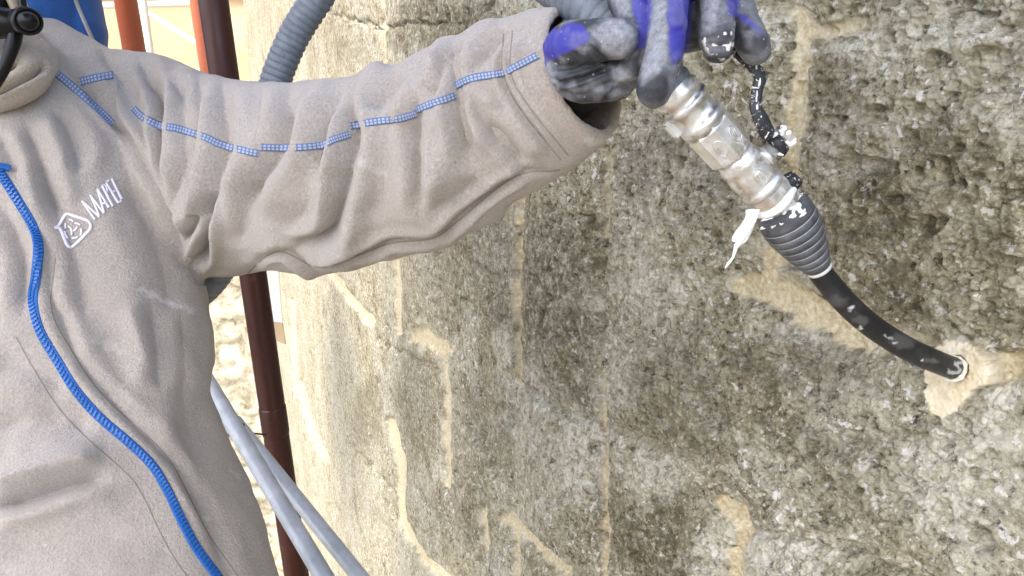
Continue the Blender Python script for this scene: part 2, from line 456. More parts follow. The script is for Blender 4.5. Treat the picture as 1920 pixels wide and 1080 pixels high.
    def sub(k, name, parent):
        q = Q[kind == k]; used, inv = np.unique(q.ravel(), return_inverse=True); q = inv.reshape(-1, 4)
        me = bpy.data.meshes.new(name)
        me.vertices.add(len(used)); me.loops.add(q.size); me.polygons.add(len(q))
        me.vertices.foreach_set('co', V[used].astype(np.float32).ravel())
        me.loops.foreach_set('vertex_index', q.ravel().astype(np.int32))
        me.polygons.foreach_set('loop_start', np.arange(0, q.size, 4, dtype=np.int32))
        me.update(calc_edges=True); me.validate()
        attr(me, 'mortar', mortar[used]); attr(me, 'patch', patch[used]); attr(me, 'lime', lime[used]); attr(me, 'stain', stain[used]); attr(me, 'bloom', bloom[used])
        return link(name, me, M['stone'], parent)
    w = sub(0, 'stone_wall', None)
    tag(w, 'old wall of big rough grey brown stone blocks with ochre mortar joints, running away to the left', 'stone wall')
    sub(1, 'mortar_joint', w)
    g = sub(2, 'mortar_patch', w); g['label'] = 'smooth pale mortar patch round the end of the black tube'
    return w
build_wall()
UEND = (wall_hit(468, 540 - F * math.tan(PITCH)) - W0) @ WD

# ------------------------------------------------------------------ ground, far building
def mat_ground():
    t = NT('gravel_ground', .95)
    t.color(t.ramp(t.noise(4, 8, .7), [(.3, (.16, .14, .11)), (.7, (.30, .27, .22))])); t.bump(t.noise(30, 6, .7), .6, .02); return t.m
g = MB(); g.add([(-150, -150, 0), (150, -150, 0), (150, 150, 0), (-150, 150, 0)], [(0, 1, 2, 3)])
tag(g.build('ground', mat_ground(), smooth=False), kind='structure')

def mat_ochre():
    t = NT('ochre_plaster', .9)
    c = t.ramp(t.noise(1.1, 6, .65, .5), [(.3, (.50, .34, .19)), (.5, (.57, .41, .25)), (.72, (.64, .50, .33))])
    c = t.mix(t.ramp(t.noise(5, 5, .7), [(.55, 0.0), (.75, .35)]), c, (.64, .48, .28))
    t.color(c); t.bump(t.noise(60, 4), .3, .01); return t.m
M['ochre'] = mat_ochre()
M['ochre_white'] = mat_plain('limewash_and_sunlit_white', (.88, .86, .80), .9)  # on the board panel this white stands for sunlight
E = W0 + WD * (UEND - .25); E[2] = 0          # where the far house meets the stone wall
bx0, by = -11.0, E[1] + .15
house = empty('plastered_house', ((bx0 + E[0]) / 2, by + 1, 0))
tag(house, 'ochre plastered house front at the far end of the stone wall', 'house')
PLZ = 7.25
m = MB(); m.box(((bx0 + E[0] + .6) / 2, by + 1.5, (PLZ + 16) / 2), ((E[0] + .6 - bx0) / 2, 0, 0), (0, 1.5, 0), (0, 0, (16 - PLZ) / 2))
m.build('wall', M['ochre'], house, False)
m = MB()
for zb in (9.95, 12.4): m.box(((bx0 + E[0]) / 2, by - .02, zb), ((E[0] - bx0) / 2, 0, 0), (0, .05, 0), (0, 0, .05))
m.build('string_course', M['ochre_white'], house, False)

def build_plinth():
    nx, nz = 260, 260; xs = np.linspace(bx0, E[0] + .5, nx); zs = np.linspace(0, PLZ, nz)
    X, Z = np.meshgrid(xs, zs, indexing='ij'); p2 = np.column_stack([X.ravel(), Z.ravel()])
    h = .03 * noise(p2, 3, 5) + .022 * noise(p2, 8, 6) + .012 * noise(p2, 19, 7)
    edge = (Z.ravel() >= PLZ - 1e-6)
    V = np.column_stack([X.ravel(), by - .14 - np.where(edge, 0, h), Z.ravel()])
    idx = np.arange(nx * nz).reshape(nx, nz)
    Q = np.stack([idx[:-1, :-1].ravel(), idx[1:, :-1].ravel(), idx[1:, 1:].ravel(), idx[:-1, 1:].ravel()], 1)
    mb = MB(); mb.add(V, [tuple(q) for q in Q.tolist()])
    top = idx[:, -1]; tv = V[top] + np.array([0, .16, 0])
    base = mb.n; mb.add(tv, [])
    for i in range(nx - 1): mb.f.append((int(top[i]), int(top[i + 1]), base + i + 1, base + i))
    return mb
def mat_pale_stone():
    t = NT('pale_stone', .9)
    c = t.ramp(t.noise(6, 6, .7, .4), [(.34, (.14, .12, .08)), (.48, (.36, .33, .24)), (.62, (.52, .49, .40))])
    t.color(c); t.bump(t.noise(30, 5, .7), .5, .02); return t.m
build_plinth().build('stone_plinth', mat_pale_stone(), house)

# board added for a sunlit patch of the house; sunlight painted as white
bd = empty('sunlit_patch_board', P(512, 645, 3.5)); tag(bd, 'added board painted as a sunlit patch, with an ochre lower end, just right of the dark pole', 'board')
def board(y0, y1, x0, x1, name, mat, th=.012):
    a, b, c, d = P(x0[0], y0[0], 3.5), P(x1[0], y0[1], 3.5), P(x1[1], y1[1], 3.5), P(x0[1], y1[0], 3.5)
    mb = MB(); k = FW * th
    mb.add([a, b, c, d, a + k, b + k, c + k, d + k], [(3, 2, 1, 0), (4, 5, 6, 7), (0, 1, 5, 4), (1, 2, 6, 5), (2, 3, 7, 6), (3, 0, 4, 7)])
    mb.build(name, mat, bd, False)
board((470, 470), (601, 605), (488, 497), (519, 529), 'panel', M['ochre_white'])
board((601.5, 605.5), (632, 646), (497, 500), (529, 535), 'lower_band', M['ochre'])

# ------------------------------------------------------------------ scaffold
def mat_red(name, c, worn):
    t = NT(name, .45)
    k = t.ramp(t.noise(38, 6, .75, .5), [(.60, 0.0), (.70, .8)])
    t.color(t.mix(k, c, worn)); t.l(t.ramp(t.noise(20, 4), [(.3, .3), (.7, .6)]), t.b.inputs['Roughness']); t.bump(t.noise(160, 4), .15, .001); return t.m
M['pole_dark'] = mat_red('dark_red_paint', (.050, .011, .008), (.09, .033, .023))
M['pole_red'] = mat_red('red_oxide_paint', (.32, .075, .035), (.42, .16, .09))
M['pole_salmon'] = mat_red('sunlit_red_paint', (.62, .20, .12), (.70, .36, .26))  # pale salmon puts bright sunlight into the red pole's colour
M['galv'] = mat_plain('galvanised_steel', (.62, .65, .69), .42, .15, bump=(120, .12, .001), var=(30, (.44, .47, .50)))
M['white_tube'] = mat_plain('white_tube_paint', (.80, .76, .70), .5)
M['wire'] = mat_plain('tie_wire', (.05, .045, .04), .5, .6)

def vpole(px0, px1, y0, y1, d, r, mat, label, collar=None, zb=0.0):
    """vertical standard seen from (px0,y0) to (px1,y1)"""
    mid = P((px0 + px1) / 2, (y0 + y1) / 2, d)
    e = empty('scaffold_pole', (mid[0], mid[1], 0)); e.location.z = zb; bpy.context.view_layer.update(); tag(e, label, 'scaffold pole', 'red scaffold poles')
    lean = P(px1, y1, d)[0] - P(px0, y0, d)[0]; dzz = P(px1, y1, d)[2] - P(px0, y0, d)[2]
    sl_ = lean / dzz
    sl_ = max(-.05, min(.05, sl_))
    f = lambda z: np.array([mid[0] + sl_ * (z - mid[2]), mid[1], z])
    mb = MB(); mb.tube([f(zb + (13 - zb) * t) for t in (0, .3, .6, .8, 1)], r, 28); mb.build('tube', mat, e)
    if collar:
        for zc, hh, rr in collar:
            mb = MB(); mb.tube([f(zc - hh), f(zc - hh + .004), f(zc + hh - .004), f(zc + hh)], [rr * .96, rr, rr, rr * .96], 28); mb.build('collar', mat, e)
    return e, f
zc_ = P(508, 838, 1.33)[2]
vpole(412, 500, 75, 700, 1.33, .0245, M['pole_dark'], 'dark red scaffold pole right behind the sleeve, nearest of the poles', [(zc_, .030, .0258)])
ZF = P(380, 290, 3.2)[2]
vpole(371, 388, 0, 145, 3.2, .030, M['pole_salmon'], 'red pole painted sunlit salmon, showing along the left edge of the dark pole', None, ZF)
vpole(236, 252, 0, 100, 2.4, .035, M['pole_red'], 'red brown pole between the blue jacket and the salmon pole', None, ZF)
fd = empty('scaffold_deck', (-1.5, 2.9, ZF)); tag(fd, 'far plank deck the two far poles stand on, behind the sleeve', 'scaffold deck')
M['plank'] = mat_plain('deck_plank', (.30, .21, .12), .8, var=(8, (.22, .15, .09)))
for k in range(5):
    mb = MB(); mb.box((-1.62, 2.3 + k * .22, ZF - .025), (.36, 0, 0), (0, .105, 0), (0, 0, .024)); mb.build('plank', M['plank'], fd, False)
# white edge board behind the red brown pole, and thin braces
def tube_thing(name, a, b, r, mat, label, cat, group=None, n=20):
    mid = (a + b) / 2; e = bpy.data.meshes.new(name)
    mb = MB(); mb.tube([a + (b - a) * t for t in (0, .001, .33, .66, .999, 1)], r, n); o = mb.build(name, mat)
    return tag(o, label, cat, group)
tube_thing('guard_rail', P(120, 12, 3.3), P(372, 6, 3.3), .014, M['white_tube'], 'upper white rail crossing level in front of the ochre house', 'rail', 'thin white scaffold rails')
tube_thing('guard_rail', P(270, 20, 3.25), P(420, 112, 3.25), .011, M['white_tube'], 'thin white rail slanting between the two far poles', 'rail', 'thin white scaffold rails')
tube_thing('guard_rail', P(200, 138, 3.3), P(395, 134, 3.3), .012, M['white_tube'], 'lower white rail just above the sleeve', 'rail', 'thin white scaffold rails')
tube_thing('scaffold_board', P(255, -60, 2.7), P(285, 160, 2.7), .022, M['white_tube'], 'white upright strip along the right edge of the red brown pole', 'upright strip')

t1 = tube_thing('handrail_tube', P(335, 625, 1.36), P(708, 1250, 1.02), .0138, M['galv'], 'nearer pale grey steel tube slanting down beside the jacket hem, bound with wire', 'steel tube', 'grey steel tubes')
t2 = tube_thing('handrail_tube', P(440, 790, 1.30), P(802, 1240, 1.08), .0125, M['galv'], 'farther pale grey steel tube slanting down below the dark pole', 'steel tube', 'grey steel tubes')
mb = MB(); cen = P(443, 806, 1.262)
ax = P(708, 1250, 1.02) - P(335, 625, 1.36); ax /= np.linalg.norm(ax); e1 = np.cross(ax, FW); e1 /= np.linalg.norm(e1); e2 = np.cross(ax, e1)
th = np.linspace(0, 2 * np.pi, 25)
mb.tube([cen + .0148 * (math.cos(a) * e1 + math.sin(a) * e2) + ax * .004 * math.sin(a) for a in th], .0016, 6)
mb.tube(spline([P(445, 822, 1.245), P(455, 815, 1.255), P(475, 813, 1.29), P(500, 815, 1.30)], 14), .0016, 6)
mb.build('wire_tie', M['wire'], t1)

# deck the worker stands on (below the frame)
DZ = 7.60
dk = empty('scaffold_deck', (-.4, .6, DZ)); tag(dk, 'plank deck of the scaffold under the worker', 'scaffold deck')
for k in range(4):
    mb = MB(); mb.box((-.5, .12 + k * .26, DZ - .025), (1.3, 0, 0), (0, .125, 0), (0, 0, .024)); mb.build('plank', M['plank'], dk, False)

ud = empty('scaffold_deck', (-.4, .4, UDZ)); tag(ud, 'unseen upper plank deck added above the worker to shade the near wall', 'scaffold deck')  # added out of view, placed to keep sun off the near scene
for k in range(UDN):
    mb = MB(); mb.box((UDX, UDY + k * .26, UDZ), (UDW, 0, 0), (0, .127, 0), (0, 0, .024)); mb.build('plank', M['plank'], ud, False)

# ------------------------------------------------------------------ the worker
worker = empty('person', P(60, 1800, .78)); worker.location.z = DZ
bpy.context.view_layer.update()
tag(worker, 'worker in a beige fleece jacket and blue work glove reaching out to hold the nozzle', 'person')

# rows of the torso: py, left px, right px, depth, front-back ratio
TORSO = [(36, -150, 92, .80, .75), (66, -200, 145, .80, .66), (98, -250, 196, .80, .62), (140, -290, 238, .79, .60), (200, -310, 262, .78, .60),
         (260, -320, 284, .775, .60), (330, -320, 305, .77, .60), (420, -320, 334, .765, .60), (515, -315, 362, .76, .60), (600, -310, 378, .75, .60), (700, -300, 384, .735, .61),
         (770, -295, 378, .72, .63), (870, -290, 410, .71, .64), (980, -280, 458, .70, .64), (1080, -270, 492, .69, .64), (1250, -255, 545, .69, .62), (1420, -240, 600, .70, .58)]
# rows of the sleeve: top px, top py, bottom px, bottom py, depth
SLEEVE = [(120, 95, 215, 420, .84), (200, 100, 285, 470, .845), (290, 128, 345, 515, .84), (400, 150, 432, 522, .80), (480, 160, 505, 508, .76), (560, 157, 592, 508, .725),
          (640, 150, 682, 495, .69), (720, 131, 762, 475, .66), (790, 108, 842, 447, .632), (855, 70, 922, 402, .605), (920, 48, 1000, 358, .582), (985, 28, 1082, 306, .56), (1050, 14, 1140, 258, .540)]

def torso_rings(mb, inset=0.0, n=72):
    R = []; q = spline([(a, b, c, d, e) for a, b, c, d, e in TORSO], 60); th = np.linspace(0, 2 * np.pi, n, endpoint=False)
    for y, l, r, d, k in q:
        c = P((l + r) / 2, y, d); w = (r - l) / 2 * d / F - inset; dd = w * k
        ct, st = np.cos(th), np.sin(th)
        sx = np.sign(ct) * np.abs(ct) ** .85; sy = np.sign(st) * np.abs(st) ** .85
        R.append(c + w * sx[:, None] * RX + dd * sy[:, None] * np.array([0, 1.0, 0]))
    mb.rings(R)

def sleeve_axis(n):
    q = spline(SLEEVE, n); a = np.array([P(r[0], r[1], r[4]) for r in q]); b = np.array([P(r[2], r[3], r[4]) for r in q])
    return (a + b) / 2, a - b

def sleeve_rings(mb, n=56, m=60):
    c, e = sleeve_axis(m); T = np.gradient(c, axis=0); T /= np.linalg.norm(T, axis=1)[:, None]
    th = np.linspace(0, 2 * np.pi, n, endpoint=False); R = []
    def ring(i, k=1.0, off=0.0):
        e1 = e[i] - T[i] * (e[i] @ T[i]); r1 = np.linalg.norm(e[i]) / 2; e1 /= np.linalg.norm(e1); e2 = np.cross(T[i], e1)
        kk = k if k == 1.0 else (r1 - k) / r1
        return c[i] + T[i] * off + kk * r1 * (np.cos(th)[:, None] * e1 + .86 * np.sin(th)[:, None] * e2)
    for i in range(m): R.append(ring(i))
    R.append(ring(m - 1, .0022, .002)); R.append(ring(m - 1, .0055, .002)); R.append(ring(m - 1, .0075, 0))
    for i in (m - 4, m - 7, m - 10, m - 13): R.append(ring(i, .009))
    mb.rings(R); return c, T

# folds seen in the cloth: points in the photo, width px, depth mm (negative = ridge), side bulge
FOLDS_SLEEVE = [
    ([(258, 112), (288, 165), (300, 220), (296, 300), (312, 375)], 8, 8), ([(300, 140), (338, 180), (346, 250), (344, 320), (322, 400)], 9, 5),
    ([(372, 142), (374, 200), (364, 300), (352, 395)], 10, 6), ([(417, 150), (418, 220), (412, 290), (400, 360), (393, 440)], 12, 8),
    ([(541, 160), (536, 235), (512, 290), (478, 340), (462, 400)], 13, 8), ([(645, 148), (630, 185), (606, 245), (592, 330)], 12, 7),
    ([(668, 142), (655, 200), (658, 250), (650, 325), (636, 390), (612, 440), (530, 474)], 11, 10), ([(748, 125), (722, 168), (698, 212)], 13, 6),
    ([(790, 170), (772, 250), (778, 325), (786, 395)], 10, 6), ([(835, 95), (824, 150), (808, 185)], 9, 6),
    ([(852, 62), (851, 110), (853, 170), (865, 240), (882, 305)], 11, 9), ([(880, 160), (900, 225), (945, 270), (992, 328)], 10, 6),
    ([(958, 46), (908, 96), (880, 150)], 12, 5), ([(700, 260), (705, 340), (690, 420)], 26, 3.5), ([(470, 330), (450, 420), (445, 470)], 20, 4), ([(560, 300), (570, 380), (545, 440)], 24, 4),
    ([(338, 460), (360, 430), (368, 395)], 9, 10), ([(352, 500), (380, 478), (388, 400), (392, 350)], 8, 9), ([(946, 60), (943, 135), (975, 205), (1052, 300)], 5, 2.6), ([(962, 55), (959, 135), (991, 198), (1068, 292)], 4, 2.0),
    ([(450, 522), (520, 472), (600, 501), (680, 476), (735, 456), (812, 447), (855, 418), (965, 332), (1050, 318)], 5, 4.5),
    ([(900, 330), (860, 370), (800, 400)], 22, 3.5), ([(820, 200), (830, 280), (820, 360)], 24, -3)]
FOLDS_TORSO = [
    ([(40, 215), (72, 300), (108, 410)], 11, 6), ([(92, 195), (138, 268), (152, 335)], 10, 5), ([(112, 122), (165, 172), (215, 226), (262, 300), (303, 380), (350, 498)], 7, 5),
    ([(190, 100), (236, 155), (262, 235), (285, 310)], 8, 5), ([(150, 130), (220, 190), (262, 270)], 14, -3), ([(60, 300), (140, 480), (165, 620)], 22, 4), ([(225, 330), (300, 460), (330, 590)], 24, 3.5),
    ([(-20, 952), (60, 932), (130, 908), (215, 896)], 13, 11), ([(-20, 905), (80, 880), (200, 860)], 22, -5), ([(-20, 800), (90, 778), (190, 800)], 22, 5), ([(-20, 680), (60, 690), (130, 740)], 26, 4), ([(-10, 1040), (120, 1010), (260, 990)], 26, 4),
    ([(285, 560), (296, 650), (300, 740)], 16, 5), ([(235, 560), (262, 650), (285, 700)], 20, -3.5), ([(345, 560), (350, 700), (372, 850)], 22, 4), ([(330, 760), (380, 900), (430, 1060)], 26, 3),
    ([(25, 345), (58, 410), (92, 470), (100, 560), (140, 660), (215, 755), (330, 880), (400, 1010), (445, 1090)], 9, 4),
    ([(-20, 360), (30, 430), (45, 520), (45, 600)], 14, 5), ([(0, 255), (30, 330)], 12, 4)]
ZIP = [(-14, 305), (4, 330), (35, 378), (62, 425), (72, 465), (68, 520), (62, 565), (75, 620), (110, 680), (145, 735), (190, 785), (240, 828), (285, 872), (315, 922), (340, 975), (370, 1030), (408, 1082), (440, 1130)]

def build_jacket():
    mb = MB(); torso_rings(mb); c, T = sleeve_rings(mb)
    mb.tube(spline([P(-215, 190, .81), P(-340, 330, .86), P(-392, 520, .865), P(-400, 700, .85), P(-345, 900, .73)], 24), np.interp(np.linspace(0, 1, 24), [0, .3, .6, 1], [.088, .082, .070, .054]), 30, True, True)
    me = union(mb, .0026, 5, 1, 'jacket')
    v = verts_of(me); nrm = norms_of(me)
    px, py, d = proj(v)
    view = v - C0; view /= np.linalg.norm(view, axis=1)[:, None]
    face = smooth(-.5, .05, -(nrm * view).sum(1))
    # sleeve vertices lie right of the armhole line
    arm = [(190, 90), (225, 150), (262, 232), (302, 320), (330, 400), (362, 515)]
    ax_ = np.interp(py, [a[1] for a in arm], [a[0] for a in arm])
    sleeve = smooth(-10, 10, px - ax_) * (py < 535)
    disp = .0035 * fbm(v, 11, 3, 3) + .0012 * noise(v, 55, 9)
    wx = px + 4 * noise(v, 40, 21); wy = py + 4 * noise(v, 40, 22)
    for folds, wgt, FK in ((FOLDS_SLEEVE, sleeve, 1.55), (FOLDS_TORSO, 1 - sleeve, 1.35)):
        for pts, w, a in folds:
            pts = spline(pts, 6 * len(pts))[:, :2]; lo = pts.min(0) - 6 * w; hi = pts.max(0) + 6 * w
            m = (px > lo[0]) & (px < hi[0]) & (py > lo[1]) & (py < hi[1])
            if not m.any(): continue
            dd, sd, par = seg_dist(wx[m], wy[m], pts)
            e = smooth(0, .22, par) * smooth(0, .22, 1 - par) * .9 + .1
            s = dd / w * np.where(sd > 0, 1.0, .7)
            prof = -np.exp(-(s / .85) ** 1.5) + .55 * np.exp(-((s - 2.4) / 1.3) ** 2)
            disp[m] += .001 * a * FK * prof * e * face[m] * wgt[m]
    v2 = v + nrm * disp[:, None]
    set_verts(me, v2)
    sm = np.zeros(len(v))
    for pts, w, a in [([(262, 545), (300, 556), (362, 582)], 9, .55), ([(1095, 262), (1130, 268)], 12, .5), ([(430, 880), (445, 900)], 5, .4), ([(690, 300), (720, 330)], 10, .25), ([(180, 640), (230, 660)], 14, .22)]:
        dd, _, _ = seg_dist(px, py, pts); sm = np.maximum(sm, a * smooth(w, 0, dd + 6 * noise(v, 300, 33) + 4 * noise(v, 700, 34)))
    sm = np.maximum(sm, .28 * smooth(.82, .92, noise(v, 330, 35))); attr(me, 'smudge', sm)
    o = link('jacket', me, M['fleece'], worker)
    return o, v2
jacket, JV = build_jacket()
bpy.context.view_layer.update()
def bvh_of(o):
    me = o.data; return BVHTree.FromPolygons(verts_of(me).tolist(), [tuple(p.vertices) for p in me.polygons])
BJ = bvh_of(jacket)
def on(b, px, py, lift=.0005):
    r = FW + RX * ((px - 960) / F) + UP * ((540 - py) / F); r = r / np.linalg.norm(r)
    h = b.ray_cast(Vector(C0), Vector(r))
    if h[0] is None: return None
    nn = np.array(h[1]);
    if nn @ r > 0: nn = -nn
    return np.array(h[0]) + nn * lift, nn

def strip(b, pts, w, lift=.0008, n=None, th=.0006, uvlen=1.0, bow=0.0, cross=5, taper=False):
    """a ribbon w px wide laid on the cloth along pts, with thickness; returns MB and uv list"""
    L = np.linalg.norm(np.diff(np.asarray(pts, float), axis=0), axis=1).sum(); n = n or max(4, int(L / 4))
    q = spline(pts, n)[:, :2]; T = np.gradient(q, axis=0); T /= np.linalg.norm(T, axis=1)[:, None]
    N = np.column_stack([-T[:, 1], T[:, 0]]); rows = []; nr = []
    for i in range(n):
        r = []; k = []
        ww = w * (min(1, 3 * min(i, n - 1 - i) / n + .25) if taper else 1)
        for j in range(cross):
            s = (j / (cross - 1) - .5)
            h = on(b, *(q[i] + N[i] * s * ww), lift + bow * (1 - 4 * s * s))
            if h is None: r = None; break
            r.append(h[0]); k.append(h[1])
        if r is None: continue
        rows.append(np.array(r)); nr.append(np.array(k))
    if len(rows) < 2: return None
    rows = np.array(rows); nr = np.array(nr); m = len(rows)
    # smooth along the run so that the ribbon does not catch single facets
    for _ in range(2): rows[1:-1] = .5 * rows[1:-1] + .25 * (rows[:-2] + rows[2:])
    low = rows - nr * (lift + th); ring = np.concatenate([rows, low[:, ::-1]], 1); k = ring.shape[1]
    vs_, fs, uvs = ring.reshape(-1, 3), [], []
    for i in range(m - 1):
        for j in range(k):
            jj = (j + 1) % k; fs.append((i * k + j, (i + 1) * k + j, (i + 1) * k + jj, i * k + jj))
            f = lambda a, bb: (a / (m - 1) * L / uvlen, (bb if bb < cross else k - 1 - bb) / (cross - 1))
            uvs += [f(i, j), f(i + 1, j), f(i + 1, jj), f(i, jj)]
    return vs_, fs, uvs

def ribbon(name, b, paths, w, mat, parent, **kw):
    mb = MB(); uv = []
    for p in paths:
        r = strip(b, p, w, **kw)
        if r is None: continue
        mb.add(r[0], r[1]); uv += r[2]
    o = mb.build(name, mat, parent); l = o.data.uv_layers.new(name='UVMap'); l.data.foreach_set('uv', np.array(uv, np.float32).ravel())
    return o

STITCH = [[(250, 203), (268, 220), (297, 235), (325, 240), (352, 247), (385, 258), (413, 271), (450, 281), (484, 288)], [(489, 276), (540, 277), (598, 273), (625, 262), (656, 252)], [(656, 237), (700, 229), (750, 222), (780, 213)],
          [(780, 206), (815, 193), (853, 180)], [(852, 162), (880, 149), (915, 142), (945, 136), (975, 121), (1009, 104)]]
ribbon('sleeve_stitching', BJ, STITCH, 13, M['stitch'], jacket, uvlen=6.5, lift=.0009)
ribbon('raglan_stitching', BJ, [[(108, 140), (135, 162), (165, 188), (192, 212), (212, 232)]], 13, M['stitch'], jacket, uvlen=6.5, lift=.0009)
ribbon('shoulder_stitching', BJ, [[(150, 154), (178, 147), (212, 141)]], 14, M['stitch'], jacket, uvlen=6.5, lift=.0009)
# zip: tape and two rows of teeth
zp = ribbon('zipper', BJ, [ZIP], 18, M['zip'], jacket, lift=.0008, bow=.0006, cross=7)
mb = MB(); zq = spline(ZIP, 260)[:, :2]; zt = np.gradient(zq, axis=0); zt /= np.linalg.norm(zt, axis=1)[:, None]
acc = 0; last = zq[0]; k = 0
for i in range(1, 259):
    acc += np.linalg.norm(zq[i] - last); last = zq[i]
    if acc < 5.0: continue
    acc = 0; k += 1
    nn_ = np.array([-zt[i][1], zt[i][0]])
    for s in (-1, 1):
        c = zq[i] + nn_ * s * 3.0 + zt[i] * (2.6 if s > 0 else 0)
        h = on(BJ, *c, .0016)
        if h is None: continue
        a = on(BJ, *(c + zt[i] * 2), .0016)
        if a is None: continue
        t_ = a[0] - h[0]; t_ = t_ / (np.linalg.norm(t_) + 1e-9); w_ = np.cross(h[1], t_)
        mb.box(h[0], t_ * .0008, w_ * .0016, h[1] * .0009)
mb.build('zipper_teeth', M['zip_teeth'], jacket, False)
ribbon('zipper_pull', BJ, [[(-6, 312), (10, 315), (18, 318)]], 9, M['zip_teeth'], jacket, lift=.0035, th=.002)
# seams either side of the zip, cuff seams and the sleeve's under seam: thin thread lines pressed in the fleece
def off(path, dd):
    q = spline(path, 60)[:, :2]; t = np.gradient(q, axis=0); t /= np.linalg.norm(t, axis=1)[:, None]
    return [tuple(r) for r in (q + np.column_stack([-t[:, 1], t[:, 0]]) * dd)[::3]]
ribbon('seam_thread', BJ, [off(ZIP, -32)[5:], off(ZIP, 46)[8:], [(944, 62), (943, 135), (975, 205), (1052, 300)], [(961, 57), (958, 135), (990, 198), (1066, 292)],
       [(455, 520), (520, 472), (600, 501), (680, 476), (735, 456), (812, 447), (855, 418), (965, 332), (1050, 318)]], 2.4, M['thread'], jacket, lift=.0003, cross=3)
# chest embroidery, strokes in zoomed coordinates (six per pixel)
Z = lambda pts: [(80 + x / 6, 310 + y / 6) for x, y in pts]
LOGO = [[(125, 708), (180, 685), (262, 548), (330, 565), (480, 610), (535, 650), (540, 715), (470, 790), (370, 890), (315, 925), (270, 895), (232, 800), (190, 705), (130, 708)]]
INNER = [[(285, 690), (305, 682), (330, 700), (335, 740), (330, 790)], [(345, 740), (375, 735), (392, 690)], [(262, 655), (252, 690), (260, 715)], [(300, 612), (325, 608), (350, 635)], [(362, 650), (395, 650), (425, 675)],
         [(245, 745), (250, 790), (280, 822)], [(325, 825), (370, 822), (400, 805)], [(430, 790), (445, 745), (435, 712)]]
LETTERS = [[[(440, 400), (515, 506), (592, 612)], [(440, 400), (540, 490), (640, 580)], [(535, 335), (590, 450), (642, 580)], [(535, 335), (612, 437), (692, 540)]],
           [[(617, 268), (655, 400), (692, 540)], [(617, 268), (680, 372), (745, 478)], [(664, 432), (716, 428)]],
           [[(668, 228), (728, 346), (788, 462)], [(668, 228), (695, 208), (722, 245), (738, 292), (716, 322)]],
           [[(712, 195), (780, 310), (850, 425)], [(712, 195), (742, 172)], [(780, 310), (806, 290)], [(850, 425), (880, 402)]],
           [[(775, 150), (830, 268), (886, 383)]]]
ribbon('chest_emblem', BJ, [Z(p) for p in LOGO], 5.2, M['thread_white'], jacket, lift=.0012, cross=3)
ribbon('emblem_ring', BJ, [Z(p) for p in INNER], 3.2, M['thread_white'], jacket, lift=.0012, cross=3)
ribbon('chest_lettering', BJ, [Z(p) for l in LETTERS for p in l], 3.8, M['thread_white'], jacket, lift=.0012, cross=3)

# collar: a stand of fleece folded over, round the neck
def collar_roll(path, r, ratio, name_mb):
    q = spline(path, 70); pts = np.array([P(*a[:3]) for a in q]); rr = q[:, 3] * q[:, 2] / F
    name_mb.tube(pts, rr, 24, True, True, (np.array([.25, .3, -.5]) / .63, ratio))
mb = MB()
collar_roll([(-200, 60, .92, 34), (-210, 150, .80, 38), (-120, 190, .715, 40), (-30, 182, .690, 40), (45, 160, .690, 38), (74, 118, .715, 34), (58, 88, .76, 28), (20, 60, .84, 28), (-60, 40, .92, 28)], 1, .8, mb)
collar_roll([(-190, 30, .92, 34), (-195, 110, .80, 36), (-110, 142, .735, 36), (-35, 134, .715, 34), (25, 108, .715, 30), (48, 78, .74, 26), (38, 52, .79, 24), (0, 30, .86, 26), (-60, 20, .92, 26)], 1, .85, mb)
me = union(mb, .0024, 5, 1, 'collar'); v = verts_of(me); nn = norms_of(me); px, py, _ = proj(v)
dd, sd, par = seg_dist(px, py, [(-60, 188), (0, 166), (45, 142), (84, 124), (94, 120)])
dsp = -.017 * np.exp(-(dd / 9) ** 2) * smooth(0, .1, 1 - par) + .002 * fbm(v, 25, 3, 4)
set_verts(me, v + nn * dsp[:, None]); link('collar', me, M['fleece_collar'], jacket)

# body under the clothes, with head (above the frame)
mb = MB()
HC = P(-80, -70, .80)
hd = lambda x, y, z: HC + np.array([x, y, z])
mb.tube([hd(.0, .02, -.20), hd(0, .015, -.10), hd(0, .0, -.03)], [.062, .056, .058], 24, True, True)
mb.tube([hd(0, .02, .05), hd(0, .0, .08), hd(0, -.0, .02)], [.074, .078, .070], 24, True, True)
mb.tube([hd(0, -.02, .0), hd(0, -.045, -.055)], [.062, .040], 24, True, True)
mb.tube([hd(0, -.082, .045), hd(0, -.102, .015)], [.009, .014], 12, True, True)
for s in (-1, 1):
    mb.tube([hd(.078 * s, .012, .045), hd(.082 * s, .018, .0)], [.016, .011], 12, True, True)
    mb.tube([hd(.018 * s, -.072, .062), hd(.045 * s, -.062, .062)], .012, 12, True, True)
tq = [r for r in TORSO if 60 < r[0] < 1500]
for y, l, r, d, k in tq[::3]: pass
mb.tube([P(max((l + r) / 2, -45), y, d + .02) for y, l, r, d, k in tq], [.055 + .02 * min(1, (y - 60) / 300) for y, l, r, d, k in tq], 24, True, True)
ca, _ = sleeve_axis(20); ca[16:] = ca[15] + (ca[16:] - ca[15]) * .2
mb.tube(np.vstack([P(-40, 190, .80)[None], ca]), np.linspace(.062, .030, 21), 20, True, True)
mb.tube([P(-160, 200, .82), P(-340, 340, .86), P(-400, 700, .85), P(-330, 940, .70)], [.05, .045, .038, .028], 18, True, True)
wr_ = P(-330, 940, .70); hdir = P(-290, 1010, .655) - wr_; hdir /= np.linalg.norm(hdir); hs_ = np.cross(hdir, UP); hs_ /= np.linalg.norm(hs_); hn_ = np.cross(hs_, hdir)
mb.tube([wr_, wr_ + hdir * .05, wr_ + hdir * .10], [.027, .036, .034], 18, True, True, (hn_, .5))
